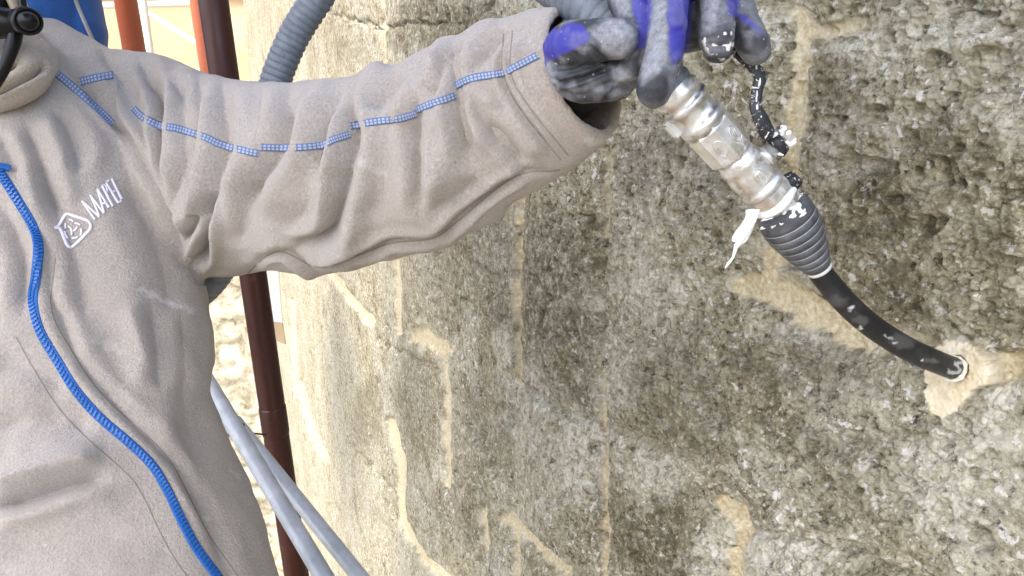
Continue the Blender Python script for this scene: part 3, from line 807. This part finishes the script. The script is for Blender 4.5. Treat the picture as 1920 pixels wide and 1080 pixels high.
for k, ln in zip((-1.5, -.5, .5, 1.5), (.058, .070, .074, .066)):
    b0 = wr_ + hdir * .105 + hs_ * .0165 * k; mb.tube([b0, b0 + hdir * ln * .5 - hn_ * .006, b0 + hdir * ln * .9 - hn_ * .022], [.0092, .0086, .0072], 12, True, True)
b0 = wr_ + hdir * .04 + hs_ * .03; mb.tube([b0, b0 + hdir * .03 + hs_ * .022 - hn_ * .008, b0 + hdir * .058 + hs_ * .026 - hn_ * .018], [.013, .0105, .0085], 12, True, True)
hip = P(60, 1430, .72)
for s in (-1, 1):
    h0 = np.array([hip[0] + .09 * s, hip[1], hip[2]])
    mb.tube([h0, np.array([h0[0] + .02 * s, h0[1] + .02, (hip[2] + DZ) / 2]), np.array([h0[0] + .02 * s, h0[1] + .06, DZ + .09])], [.085, .058, .045], 18, True, True)
me = union(mb, .0036, 3, 0, 'body'); link('body', me, M['skin'], worker)
mb = MB()
for s in (-1, 1):
    h0 = np.array([hip[0] + .09 * s, hip[1], hip[2] + .12])
    mb.tube([h0, h0 - np.array([0, 0, .15]), np.array([h0[0] + .02 * s, h0[1] + .02, (hip[2] + DZ) / 2]), np.array([h0[0] + .02 * s, h0[1] + .06, DZ + .10])], [.115, .11, .082, .075], 22, True, True)
link('trousers', union(mb, .006, 4, 0, 'trousers'), M['trousers'], worker)
for s in (-1, 1):
    x = hip[0] + .11 * s; y = hip[1] + .06; mb = MB()
    mb.tube([(x, y + .03, DZ + .16), (x, y + .03, DZ + .05), (x, y - .03, DZ + .048), (x, y - .15, DZ + .038)], [.056, .052, .046, .036], 20, True, True)
    link('boot', union(mb, .005, 3, 0, 'boot'), M['rubber_black'], worker)
mb = MB(); mb.tube([hd(0, .045, .06), hd(0, .02, .10), hd(0, -.02, .105)], [.076, .078, .072], 24, True, True)
link('hair', union(mb, .005, 3, 0, 'hair'), mat_plain('dark_hair', (.02, .014, .01), .7, bump=(500, .6, .002)), worker)

# respirator: cup over nose and mouth, strap, side valve
rs = mb = MB()
mb.tube([hd(0, -.075, -.055), hd(0, -.10, -.02), hd(0, -.10, .02)], [.045, .05, .034], 24, True, True)
mb.tube(pix([(-105, 0, .715, 34), (-60, 45, .675, 34), (-20, 30, .66, 36), (0, -10, .67, 28)], 24)[0], pix([(-105, 0, .715, 34), (-60, 45, .675, 34), (-20, 30, .66, 36), (0, -10, .67, 28)], 24)[1], 20, True, True)
resp = link('respirator', union(mb, .003, 3, 0, 'respirator'), M['rubber_black'], worker)
mb = MB()
a, b_ = pix([(44, -60, .65, 7), (42, -10, .648, 7), (44, 18, .645, 7)], 12); mb.tube(a, b_, 12)
a, b_ = pix([(30, 40, .652, 15), (26, 75, .65, 13), (16, 108, .65, 11), (2, 140, .652, 10), (-20, 175, .66, 10)], 26); mb.tube(a, b_, 14, True, True)
a, b_ = pix([(0, 42, .65, 30), (22, 44, .65, 26)], 8); mb.tube(a, b_, 16, True, True)
mb.build('strap', M['rubber_black'], resp)
vc = P(42, 39, .648); vd = P(56, 40, .618); L_ = np.linalg.norm(vd - vc)
mb = MB(); R26 = 26 * .64 / F
mb.lathe(vc, vd, [(0, R26 * .7), (.002, R26 * .95), (L_ * .55, R26), (L_ * .75, R26 * .96), (L_ * .8, R26 * .88), (L_ * .8, R26 * .74), (L_ * .72, R26 * .70), (L_ * .9, R26 * .62), (L_, R26 * .35), (L_ * 1.02, R26 * .04)], 32)
mb.build('valve', M['rubber_black'], resp)
M['valve_tan'] = mat_plain('tan_band', (.22, .17, .12), .6)
a, b_ = pix([(18, -14, .66, 11), (26, 6, .656, 10), (32, 22, .652, 9)], 10); mb = MB(); mb.tube(a, b_, 12, True, True); mb.build('head_band', M['valve_tan'], resp)

# ------------------------------------------------------------------ glove
def mat_glove():
    t = NT('work_glove', .6)
    bl = t.attr('blue'); du = t.attr('dust'); sp = t.attr('grout')
    k = t.n('ShaderNodeTexWave'); k.inputs['Scale'].default_value = 420; k.inputs['Distortion'].default_value = 2; t.l(t.coord(), k.inputs['Vector'])
    coat = t.ramp(t.noise(140, 5, .7), [(.3, (.014, .0155, .020)), (.7, (.050, .054, .066))])
    blue = t.mix(t.noise(500, 3), (.026, .024, .25), (.05, .047, .36))
    c = t.mix(bl, coat, blue)
    c = t.mix(t.math('MULTIPLY', du, t.ramp(t.noise(260, 5, .75), [(.3, .35), (.65, 1.0)])), c, (.33, .34, .375))
    c = t.mix(sp, c, (.82, .82, .80)); t.color(c)
    t.l(t.math('SUBTRACT', .62, t.math('MULTIPLY', sp, .1)), t.b.inputs['Roughness'])
    t.bump(t.math('ADD', t.noise(420, 4, .7), t.math('MULTIPLY', t.math('MULTIPLY', k.outputs['Fac'], bl), .4)), .35, .0012); return t.m
M['glove'] = mat_glove()

def build_glove():
    mb = MB()
    def tb(rows, n=22):
        a, r = pix(rows, n); mb.tube(a, r, 24, True, True)
    # back of the hand and wrist (mostly above the frame)
    tb([(1010, 140, .560, 60), (1075, 104, .540, 62), (1150, 34, .548, 58), (1230, -60, .550, 62)], 14)
    tb([(1170, -10, .550, 54), (1220, -90, .540, 62), (1330, -110, .520, 60), (1390, -70, .515, 44)], 14)
    tb([(1180, 50, .540, 50), (1300, 42, .542, 54), (1360, 0, .540, 46)], 12)
    # heel of the thumb and the thumb, folded over the hose
    tb([(1072, 110, .500, 52), (1085, 140, .492, 50), (1125, 148, .490, 44), (1160, 150, .492, 36)], 14)
    tb([(1052, 92, .495, 36), (1072, 84, .480, 44), (1110, 76, .468, 41), (1150, 72, .460, 37), (1160, 73, .458, 37)], 18)
    # index (behind the thumb tip), middle, ring, little finger
    tb([(1185, -90, .520, 40), (1172, -20, .488, 38), (1196, 40, .474, 32), (1203, 85, .470, 26), (1185, 125, .474, 24), (1172, 136, .476, 20)], 26)
    tb([(1275, -100, .500, 40), (1258, -30, .470, 38), (1252, 40, .455, 36), (1246, 95, .450, 36), (1232, 150, .450, 36), (1226, 168, .452, 34)], 28)
    tb([(1350, -100, .500, 38), (1348, -30, .478, 35), (1346, 30, .466, 34), (1343, 70, .462, 33), (1345, 88, .463, 29)], 22)
    tb([(1400, -80, .505, 34), (1382, -10, .492, 32), (1392, 40, .482, 31), (1408, 76, .478, 32), (1416, 92, .480, 30)], 22)
    me = union(mb, .0011, 6, 1, 'glove'); v = verts_of(me); nn = norms_of(me); px, py, d = proj(v)
    view = v - C0; view /= np.linalg.norm(view, axis=1)[:, None]; face = smooth(0, .3, -(nn * view).sum(1))
    disp = .0011 * fbm(v, 45, 3, 5) + .0004 * noise(v, 210, 6)
    zz = lambda pts: [(960 + x / 3.556, y / 3.556) for x, y in pts]
    for pts, w, a in [(zz([(280, 565), (430, 535), (560, 485), (660, 445)]), 4, 3.0), (zz([(500, 290), (580, 370), (660, 430)]), 4, 1.6), (zz([(250, 520), (350, 545), (470, 500)]), 3, 1.0),
                      (zz([(600, 690), (660, 620), (720, 590), (830, 600)]), 4, 2.0), (zz([(540, 600), (640, 560), (760, 570)]), 5, 1.2), (zz([(300, 610), (450, 640), (560, 620)]), 5, 1.2), (zz([(960, 420), (1060, 440), (1140, 420)]), 6, 1.0), (zz([(1290, 300), (1380, 310), (1450, 290)]), 5, 1.0), (zz([(930, 190), (1050, 215), (1180, 180)]), 5, 1.1), (zz([(935, 235), (1040, 255), (1150, 240)]), 4, .8), (zz([(1250, 150), (1340, 165), (1440, 140)]), 4, .9), (zz([(1520, 200), (1600, 215), (1660, 260)]), 4, .9), (zz([(560, 170), (600, 260), (590, 350)]), 4, .9), (zz([(760, 130), (840, 170), (920, 150)]), 4, .9), (zz([(260, 480), (400, 470), (520, 420)]), 3, .9)]:
        dd, _, par = seg_dist(px, py, spline(pts, 20)[:, :2]); e = smooth(0, .2, par) * smooth(0, .2, 1 - par)
        disp += .001 * a * face * e * (-np.exp(-(dd / w) ** 2) + .4 * np.exp(-((dd / w - 2.2) / 1.1) ** 2))
    v = v + nn * disp[:, None]; set_verts(me, v)
    wx = px + 4 * noise(v, 90, 41) + 2 * noise(v, 300, 42); wy = py + 4 * noise(v, 90, 43) + 2 * noise(v, 300, 44)
    def reg(polys, s=3):
        o = np.zeros(len(v))
        for p in polys:
            p = zz(p); dd, _, _ = seg_dist(wx, wy, p + p[:1]); i = in_poly(wx, wy, p); o = np.maximum(o, smooth(-s, s, np.where(i, dd, -dd)))
        return o
    blue = reg([[(150, 180), (250, 100), (300, 190), (400, 150), (480, 170), (525, 230), (510, 290), (440, 330), (330, 375), (250, 400), (215, 460), (170, 430)],
                [(780, -400), (950, -400), (935, 60), (910, 220), (885, 330), (830, 335), (835, 180), (800, 90)],
                [(1030, -400), (1220, -400), (1200, 120), (1175, 330), (1085, 445), (1050, 400), (1040, 200)],
                [(1405, -400), (1560, -400), (1500, 110), (1440, 80)], [(1490, 80), (1560, 110), (1680, 240), (1640, 225), (1540, 150)],
                [(560, -700), (1560, -700), (1560, -60), (1300, -20), (560, -60)]])
    dust = np.maximum(reg([[(520, 200), (640, 110), (800, 150), (840, 280), (760, 400), (680, 400), (600, 300)], [(640, -60), (780, -60), (800, 120), (700, 110)],
                [(925, -60), (1035, -60), (1045, 430), (1000, 480), (860, 560), (850, 420), (900, 250)], [(1230, -60), (1390, -60), (1370, 180), (1260, 240)], [(640, 430), (740, 440), (820, 540), (700, 560)],
                [(200, 410), (260, 400), (300, 560), (250, 580), (190, 480)]], 9) * .95, .55 * smooth(-.3, .6, noise(v, 70, 46) + .5 * noise(v, 180, 45)))
    gr = smooth(.30, .40, noise(v, 330, 47) + .5 * noise(v, 90, 48)) * reg([[(1270, 170), (1480, 150), (1480, 290), (1420, 400), (1280, 330)]], 6)
    gr = np.maximum(gr, .5 * smooth(.90, .97, noise(v, 420, 49)))
    attr(me, 'blue', blue); attr(me, 'dust', dust * (1 - .5 * blue)); attr(me, 'grout', gr)
    g = link('glove', me, M['glove'], worker); g['label'] = 'blue knit glove with black coated fingertips, dusty with grout'
    # knitted wrist of the glove inside the cuff
    mb = MB(); c, e = sleeve_axis(60); mb.tube([c[42], c[50], c[56], P(1085, 128, .540)], [.030, .031, .031, .030], 30, True, True)
    k = mb.build('wristband', M['cloth_black'], g)
    return g
glove = build_glove()

# ------------------------------------------------------------------ hose
def mat_hose():
    t = NT('ribbed_hose', .5)
    c = t.ramp(t.noise(90, 5, .7), [(.3, (.10, .12, .145)), (.7, (.19, .215, .25))])
    c = t.mix(t.ramp(t.noise(220, 4, .7), [(.62, 0.0), (.72, .8)]), c, (.06, .07, .085)); t.color(c); t.bump(t.noise(400, 4), .3, .001); return t.m
HOSE = [(150, 640, .95), (300, 592, .90), (392, 533, .86), (446, 435, .845), (478, 310, .83), (508, 180, .82), (545, 80, .81), (590, 5, .80), (640, -65, .79), (740, -150, .76), (870, -165, .71), (960, -88, .64), (1030, -34, .565), (1090, 4, .528), (1180, 76, .512), (1240, 148, .503), (1262, 172, .503)]
hp = pix(HOSE, 1500); ds = np.concatenate([[0], np.cumsum(np.linalg.norm(np.diff(hp, axis=0), axis=1))])
ds = ds / ds[-1]; u_ = np.linspace(0, 1, 1700); hp = np.column_stack([np.interp(u_, ds, hp[:, i]) for i in range(3)])
Lh = np.linalg.norm(np.diff(hp, axis=0), axis=1).sum(); s_ = u_ * Lh
mb = MB(); mb.tube(hp, .0154 + .0016 * np.abs(np.sin(np.pi * s_ / .0075)) ** .6, 28)
hs = mb.build('supply_hose', mat_hose()); tag(hs, 'grey blue ribbed hose looping up behind the sleeve and into the gloved hand', 'hose')

# ------------------------------------------------------------------ nozzle with ball valve
def mat_metal():
    t = NT('zinc_metal', .3, 1.0)
    c = t.ramp(t.noise(70, 5, .7), [(.3, (.58, .575, .56)), (.7, (.84, .835, .82))])
    gr = t.ramp(t.noise(110, 5, .75, .5), [(.46, 0.0), (.64, .85)])
    t.color(t.mix(gr, c, (.60, .585, .55))); t.l(t.math('SUBTRACT', 1.0, gr), t.b.inputs['Metallic'])
    t.l(t.ramp(t.noise(60, 4), [(.3, .22), (.7, .48)]), t.b.inputs['Roughness']); t.bump(t.noise(250, 4), .25, .001); return t.m
def mat_rubber(name, sp, amount=.62):
    t = NT(name, .45)
    g = t.ramp(t.noise(sp, 4, .7, .8), [(amount, 0.0), (amount + .06, 1.0)]); du = t.ramp(t.noise(50, 5, .7), [(.45, 0.0), (.75, .5)])
    c = t.mix(du, (.007, .0075, .010), (.06, .066, .08)); c = t.mix(g, c, (.78, .78, .76)); t.color(t.mix(t.attr('smear'), c, (.62, .62, .60))); t.bump(t.noise(300, 4), .2, .001); return t.m
M['metal'] = mat_metal(); M['grout'] = mat_plain('wet_white_grout', (.86, .87, .86), .4, bump=(200, .3, .001))
M['lever'] = mat_rubber('splashed_black_lever', 210, .57); M['tube'] = mat_rubber('black_tube', 120, .72)
A0 = P(1265, 172, .503); A1 = P(1452, 374, .535)
AX = A1 - A0; LA = np.linalg.norm(AX); AX /= LA
nz = empty('injection_nozzle', A0); tag(nz, 'steel ball valve nozzle with black lever, ribbed cone and black tube pushed to the wall', 'nozzle')
mm = .001; pxm = .515 / F            # metres per photo pixel at the valve
def st(s): return s * LA / 275.0     # distance along the axis given in photo px
def rp(r): return r * pxm
E1 = np.cross(AX, FW); E1 /= np.linalg.norm(E1); E2 = np.cross(AX, E1)
def at(s, e1=0, e2=0): return A0 + AX * st(s) + E1 * rp(e1) + E2 * rp(e2)
mb = MB(); mb.lathe(A0, A1, [(st(-60), rp(36)), (st(-55), rp(40)), (st(-4), rp(41)), (st(0), rp(44)), (st(12), rp(44)), (st(14), rp(41)), (st(22), rp(41)), (st(24), rp(46)), (st(28), rp(47)), (st(32), rp(46)), (st(34), rp(42)), (st(62), rp(42)), (st(63), rp(46)), (st(76), rp(47)), (st(78), rp(43)), (st(90), rp(42))], 48)
mb.build('coupling', M['metal'], nz)
mb = MB(); mb.box(at(42, -47, -6), AX * st(17), E1 * rp(8), E2 * rp(7)); mb.box(at(42, -54, -6), AX * st(12), E1 * rp(4), E2 * rp(5)); 
o = mb.build('clamp_lug', M['metal'], nz, False)
mb = MB(); mb.lathe(A0, A1, [(st(80), rp(38.3)), (st(82), rp(43.5)), (st(86), rp(46.1)), (st(150), rp(46.1)), (st(156), rp(42.6)), (st(157), rp(38.3))], 48, 8, .2); mb.build('hex_nut', M['metal'], nz, False)
mb = MB(); mb.lathe(A0, A1, [(st(152), rp(38.3)), (st(168), rp(39.1)), (st(172), rp(41.8)), (st(178), rp(42.6)), (st(184), rp(40.0)), (st(196), rp(43.5)), (st(208), rp(44.4)), (st(222), rp(42.6)), (st(230), rp(40.0)), (st(232), rp(44.4)), (st(242), rp(45.2)), (st(246), rp(41.8)), (st(248), rp(39.1))], 48)
mb.build('valve_body', M['metal'], nz)
mb = MB(); mb.lathe(A0, A1, [(st(246), rp(38.3)), (st(248), rp(42.6)), (st(300), rp(42.6)), (st(304), rp(39.1)), (st(306), rp(42.6)), (st(314), rp(43.5)), (st(317), rp(38.3)), (st(330), rp(34.8))], 48, 8, .5); mb.build('end_nut', M['metal'], nz, False)
# raised cast ovals on the nut and on the body
mb = MB()
def oval(s, ang, hs_, ha, r, tr):
    pts = []
    for a in np.linspace(0, 2 * np.pi, 25):
        q = ang + ha * math.sin(a); pts.append(A0 + AX * st(s + hs_ * math.cos(a)) + rp(r) * (math.cos(q) * E1 + math.sin(q) * E2))
    mb.tube(pts, rp(tr), 6)
    for k in (-.4, .1, .5):
        q = ang + ha * k; mb.tube([A0 + AX * st(s - hs_ * .4) + rp(r) * (math.cos(q) * E1 + math.sin(q) * E2), A0 + AX * st(s + hs_ * .4) + rp(r) * (math.cos(q + .1) * E1 + math.sin(q + .1) * E2)], rp(tr), 6, True, True)
fa = math.atan2(*( (-FW) @ E2, (-FW) @ E1)) if True else 0
for s, a in ((118, fa - .35), (118, fa + .55), (205, fa + .15)): oval(s, a, 16, .24, 44.5, 1.1)
mb.build('cast_mark', M['metal'], nz)
# stem, lever
sd_ = E1 if (E1 @ (RX)) > 0 else -E1
sb = at(205); S = lambda k: sb + sd_ * rp(k) - FW * .004
mb = MB(); mb.lathe(S(30), S(90), [(0, rp(24)), (rp(14), rp(22)), (rp(15), rp(17)), (rp(34), rp(17)), (rp(35), rp(13)), (rp(62), rp(13))], 32); mb.build('stem', M['metal'], nz)
mb = MB(); mb.lathe(S(80), S(106), [(0, rp(20)), (rp(3), rp(23)), (rp(17), rp(23)), (rp(19), rp(20))], 36, 6, .3); mb.build('stem_nut', M['metal'], nz, False)
hub = S(72); LV = [(1438, 248, .500, 15), (1428, 226, .498, 15), (1417, 200, .496, 12), (1420, 168, .495, 11), (1425, 146, .494, 12), (1412, 124, .493, 12), (1390, 104, .492, 12), (1366, 78, .49, 13), (1335, 20, .488, 13), (1320, -20, .488, 13)]
a, r = pix(LV, 60); mb = MB(); mb.tube(a, r, 20, True, True, (FW, .38))
mb.lathe(S(58), S(84), [(0, rp(20)), (rp(3), rp(26)), (rp(16), rp(26)), (rp(19), rp(21))], 28)
mb.build('lever', M['lever'], nz)
# ribbed cone
B0 = P(1461, 386, .537); B1 = P(1536, 504, .556); BX = B1 - B0; LB = np.linalg.norm(BX); kb = .545 / F
prof = [(0, 30), (.005, 42), (.03, 47), (.10, 51)]
edge = [(.10, 51), (.25, 52.5), (.40, 50.5), (.55, 45), (.70, 38.5), (.85, 31), (1.0, 23)]
nr = 8
for i in range(nr):
    for f_, dr in ((0, .2), (.42, 1.0), (.84, .2), (.86, -2.6), (.975, -2.6)):
        t = .12 + (.98 - .12) * (i + f_) / nr; prof.append((t, float(np.interp(t, [e[0] for e in edge], [e[1] for e in edge])) + dr))
prof += [(.985, 24), (1.02, 24), (1.03, 20)]
mb = MB(); mb.lathe(B0, B1, [(s * LB, r * kb) for s, r in prof], 64)
def mat_cone():
    t = NT('ribbed_rubber', .5)
    c = t.ramp(t.noise(80, 5, .7), [(.3, (.034, .036, .042)), (.7, (.12, .125, .14))])
    t.color(t.mix(t.attr('groove'), c, (.62, .62, .61))); t.bump(t.noise(300, 4), .3, .001); return t.m
cone = mb.build('ribbed_cone', mat_cone(), nz)
cv = verts_of(cone.data); ss = ((cv - B0) @ (BX / LB)) / LB; rr = np.linalg.norm(cv - B0 - np.outer(ss * LB, BX / LB), axis=1) / kb
er = np.interp(ss, [e[0] for e in edge], [e[1] for e in edge]); attr(cone.data, 'groove', (((er - rr) > 1.6) & (ss > .12) & (ss < .975)) * .9 + (ss > .984) * 1.0)
# clamp screw head beside the cone
e = P(1490, 352, .53); f2 = P(1474, 330, .535)
mb = MB(); mb.lathe(f2, e, [(0, 10 * kb), (.001, 17 * kb), (.006, 19 * kb), (.010, 18 * kb), (.012, 12 * kb)], 24, 6); mb.build('clamp_screw', M['lever'], nz, False)
# white grout ring, smears and the hanging drip
def blob(mb, px, py, d, rx_, ry_, rot, seed):
    c = P(px, py, d); n = 22; th = np.linspace(0, 2 * np.pi, n, endpoint=False); rr = 1 + .3 * np.sin(3 * th + seed) + .2 * np.sin(5 * th + 2 * seed)
    x = rr * rx_ * np.cos(th); y = rr * ry_ * np.sin(th); X_ = x * math.cos(rot) - y * math.sin(rot); Y_ = x * math.sin(rot) + y * math.cos(rot)
    return [(px + a, py + b) for a, b in zip(X_, Y_)]
BC = bvh_of(cone)
def splat(mb, bv, px, py, rx_, ry_, rot, seed, th_=.0012):
    out = blob(None, px, py, .5, rx_, ry_, rot, seed); pts = [on(bv, *o, .0002) for o in out]; mid = [on(bv, px + (o[0] - px) * .6, py + (o[1] - py) * .6, th_) for o in out]; c = on(bv, px, py, th_ * 1.2)
    if c is None or any(p is None for p in pts + mid): return
    n = len(out); mb.add([p[0] for p in pts] + [p[0] for p in mid] + [c[0]], [(i, (i + 1) % n, n + (i + 1) % n, n + i) for i in range(n)] + [(n + i, n + (i + 1) % n, 2 * n) for i in range(n)])
mb = MB()
for a in [(1487, 375, 16, 9, -.6, 1), (1497, 390, 12, 7, 1.0, 2), (1500, 366, 9, 5, .4, 3), (1478, 388, 12, 6, -.5, 4), (1455, 402, 17, 5, -.45, 5), (1438, 410, 9, 4, -.3, 6), (1487, 402, 5, 9, .3, 7), (1506, 400, 4, 8, .5, 8), (1470, 395, 13, 5, -.5, 9), (1430, 428, 4, 3, 0, 1), (1450, 425, 5, 2, -.4, 2), (1465, 420, 4, 2, 0, 3)]:
    splat(mb, BC, *a)
q, r = pix([(1420, 404, .520, 6), (1440, 402, .512, 7), (1462, 390, .508, 8), (1478, 372, .51, 8), (1488, 356, .518, 6)], 30); mb.tube(q, r, 12, True, True)
mb.build('grout_smear', M['grout'], nz)
DRIP = [(418, 405), (404, 440), (384, 500), (362, 560), (340, 620), (312, 670), (290, 702), (250, 728), (212, 765), (196, 808), (178, 855), (150, 893), (122, 928), (96, 952), (92, 940), (112, 898), (140, 868), (160, 838), (172, 780), (182, 722), (206, 712),
        (176, 706), (158, 690), (160, 664), (172, 640), (200, 596), (232, 560), (258, 520), (280, 482), (286, 450), (284, 412), (340, 400)]
out = [(1340 + x / 4.91, 310 + y / 4.91) for x, y in DRIP]; n_ = len(out); mb = MB()
dd_ = lambda y: .511 + .00006 * (y - 390) + .002 * math.sin(y * .09)
fr = np.array([P(x, y, dd_(y)) for x, y in out]); bk = np.array([P(x, y, dd_(y) + .0022) for x, y in out])
mb.add(np.concatenate([fr, bk]), [tuple(reversed(range(n_))), tuple(range(n_, 2 * n_))] + [(i, (i + 1) % n_, n_ + (i + 1) % n_, n_ + i) for i in range(n_)])
o = mb.build('grout_drip', M['grout'], nz, False); bv_ = o.modifiers.new('b', 'BEVEL'); bv_.width = .0006; bv_.segments = 2
# grout splashes on the lever hub and body
mb = MB(); rnd = random.Random(3)
for k in range(11):
    c = S(rnd.uniform(56, 100)) + AX * rp(rnd.uniform(-22, 22)) - FW * rp(rnd.uniform(14, 22)); mb.tube([c, c + sd_ * rp(rnd.uniform(2, 9)) + AX * rp(rnd.uniform(-5, 5))], rp(rnd.uniform(2.5, 5)), 10, True, True)
for k in range(10):
    i = rnd.randint(4, 34); q = pix(LV, 60)[0][i] - FW * rp(4.5); mb.tube([q, q + UP * rp(rnd.uniform(2, 9))], rp(rnd.uniform(1.0, 2.2)), 8, True, True)
mb.build('grout_splash', M['grout'], nz)
# black delivery tube, from the cone to the wall
TU = [(1528, 494, .556, 21), (1545, 520, .560, 22), (1590, 572, .575, 22.5), (1640, 615, .592, 22), (1700, 653, .614, 22), (1760, 680, .637, 21.5), (1790, 691, .648, 21)]
a, r = pix(TU, 320); a = np.vstack([a, a[-1] + (a[-1] - a[-2]) * 12]); r = np.append(r, r[-1])
mb = MB(); mb.tube(a, r, 64); tube_o = mb.build('delivery_tube', M['tube'], nz)
tv = verts_of(tube_o.data); tx, ty, _ = proj(tv); sme = np.zeros(len(tv))
qx = tx + 5 * noise(tv, 160, 61) + 3 * noise(tv, 420, 62); qy = ty + 5 * noise(tv, 160, 63) + 3 * noise(tv, 420, 64)
for x0, y0, a0, b0, k0 in [(1596, 581, 9, 4, .8), (1612, 600, 16, 10, .10), (1612, 613, 5, 2, .9), (1680, 642, 6, 3, .9), (1690, 640, 24, 14, .09), (1668, 633, 10, 2, .6), (1726, 673, 2.5, 2, .9), (1570, 566, 22, 12, .08), (1745, 676, 14, 5, .12), (1790, 698, 14, 5, .7), (1797, 684, 4, 8, .8)]:
    sme = np.maximum(sme, k0 * smooth(1.3, .6, np.hypot((qx - x0) / a0, (qy - y0) / b0)))
attr(tube_o.data, 'smear', sme)
# grout squeezed out round# grout squeezed out round the end of the tube
mb = MB(); ec = a[-3]; tt = a[-1] - a[-2]; tt /= np.linalg.norm(tt); q1 = np.cross(tt, UP); q1 /= np.linalg.norm(q1); q2 = np.cross(tt, q1); rr0 = r[-1]
pts = [ec + WN * .002 + (rr0 + .0008) * (math.cos(x) * q1 + math.sin(x) * q2) for x in np.linspace(0, 2 * np.pi, 40)]
mb.tube(pts, [.0019 + .0008 * math.sin(1.1 * k) * math.cos(.5 * k + 1) for k in range(40)], 10); mb.build('grout_collar', mat_plain('fresh_mortar', (.68, .63, .52), .8, bump=(300, .4, .001)), nz)

# ------------------------------------------------------------------ second worker, behind
w2 = empty('person', P(90, 1000, 1.5)); w2.location.z = DZ
bpy.context.view_layer.update(); tag(w2, 'second worker in a blue jacket with a grey stripe, standing behind the first', 'person')
D2 = 1.55
def p2(px, py, d=D2): return P(px, py, d)
mb = MB(); mb.tube([p2(20, -160), p2(20, 0), p2(25, 300), p2(30, 560)], [.12, .17, .155, .15], 24, True, True); mb.tube([p2(20, -330), p2(20, -180)], [.095, .06], 20, True, True)
for s in (-1, 1):
    h0 = p2(30, 560) + np.array([.08 * s, 0, 0]); mb.tube([h0, (h0[0], h0[1], (h0[2] + DZ) / 2), (h0[0], h0[1], DZ + .05)], [.09, .06, .05], 16, True, True)
    mb.tube([p2(20 + 95 * s, -40), p2(20 + 114 * s, 120), p2(20 + 112 * s, 360)], [.05, .045, .036], 16, True, True)
link('body', union(mb, .008, 4, 0, 'body'), M['skin'], w2)
mb = MB(); mb.tube([p2(20, -190), p2(20, -110), p2(20, 0), p2(22, 300), p2(25, 600)], [.10, .15, .175, .168, .165], 32, True, True)
for s in (-1, 1): mb.tube([p2(20 + 92 * s, -95), p2(20 + 100 * s, 0), p2(20 + 116 * s, 60), p2(20 + 116 * s, 140), p2(20 + 112 * s, 340)], [.085, .070, .066, .062, .056], 24, True, True)
me = union(mb, .006, 5, 1, 'blue_jacket'); v = verts_of(me); nn = norms_of(me)
set_verts(me, v + nn * (.006 * fbm(v, 8, 3, 2))[:, None])
bj = link('blue_jacket', me, mat_plain('blue_shell_fabric', (.006, .075, .30), .55, bump=(40, .2, .01), var=(5, (.004, .06, .24))), w2)
B2 = bvh_of(bj)
ribbon('stripe', B2, [[(134, -20), (145, 10), (160, 45), (176, 82), (190, 120)]], 7, mat_plain('grey_piping', (.30, .30, .32), .6), bj, lift=.002, cross=3)
mb = MB()
for s in (-1, 1):
    h0 = p2(30, 560) + np.array([.08 * s, 0, .08]); mb.tube([h0, (h0[0], h0[1], (h0[2] + DZ) / 2), (h0[0], h0[1], DZ + .03)], [.12, .085, .08], 18, True, True)
link('trousers', union(mb, .008, 4, 0, 'trousers'), M['trousers'], w2)
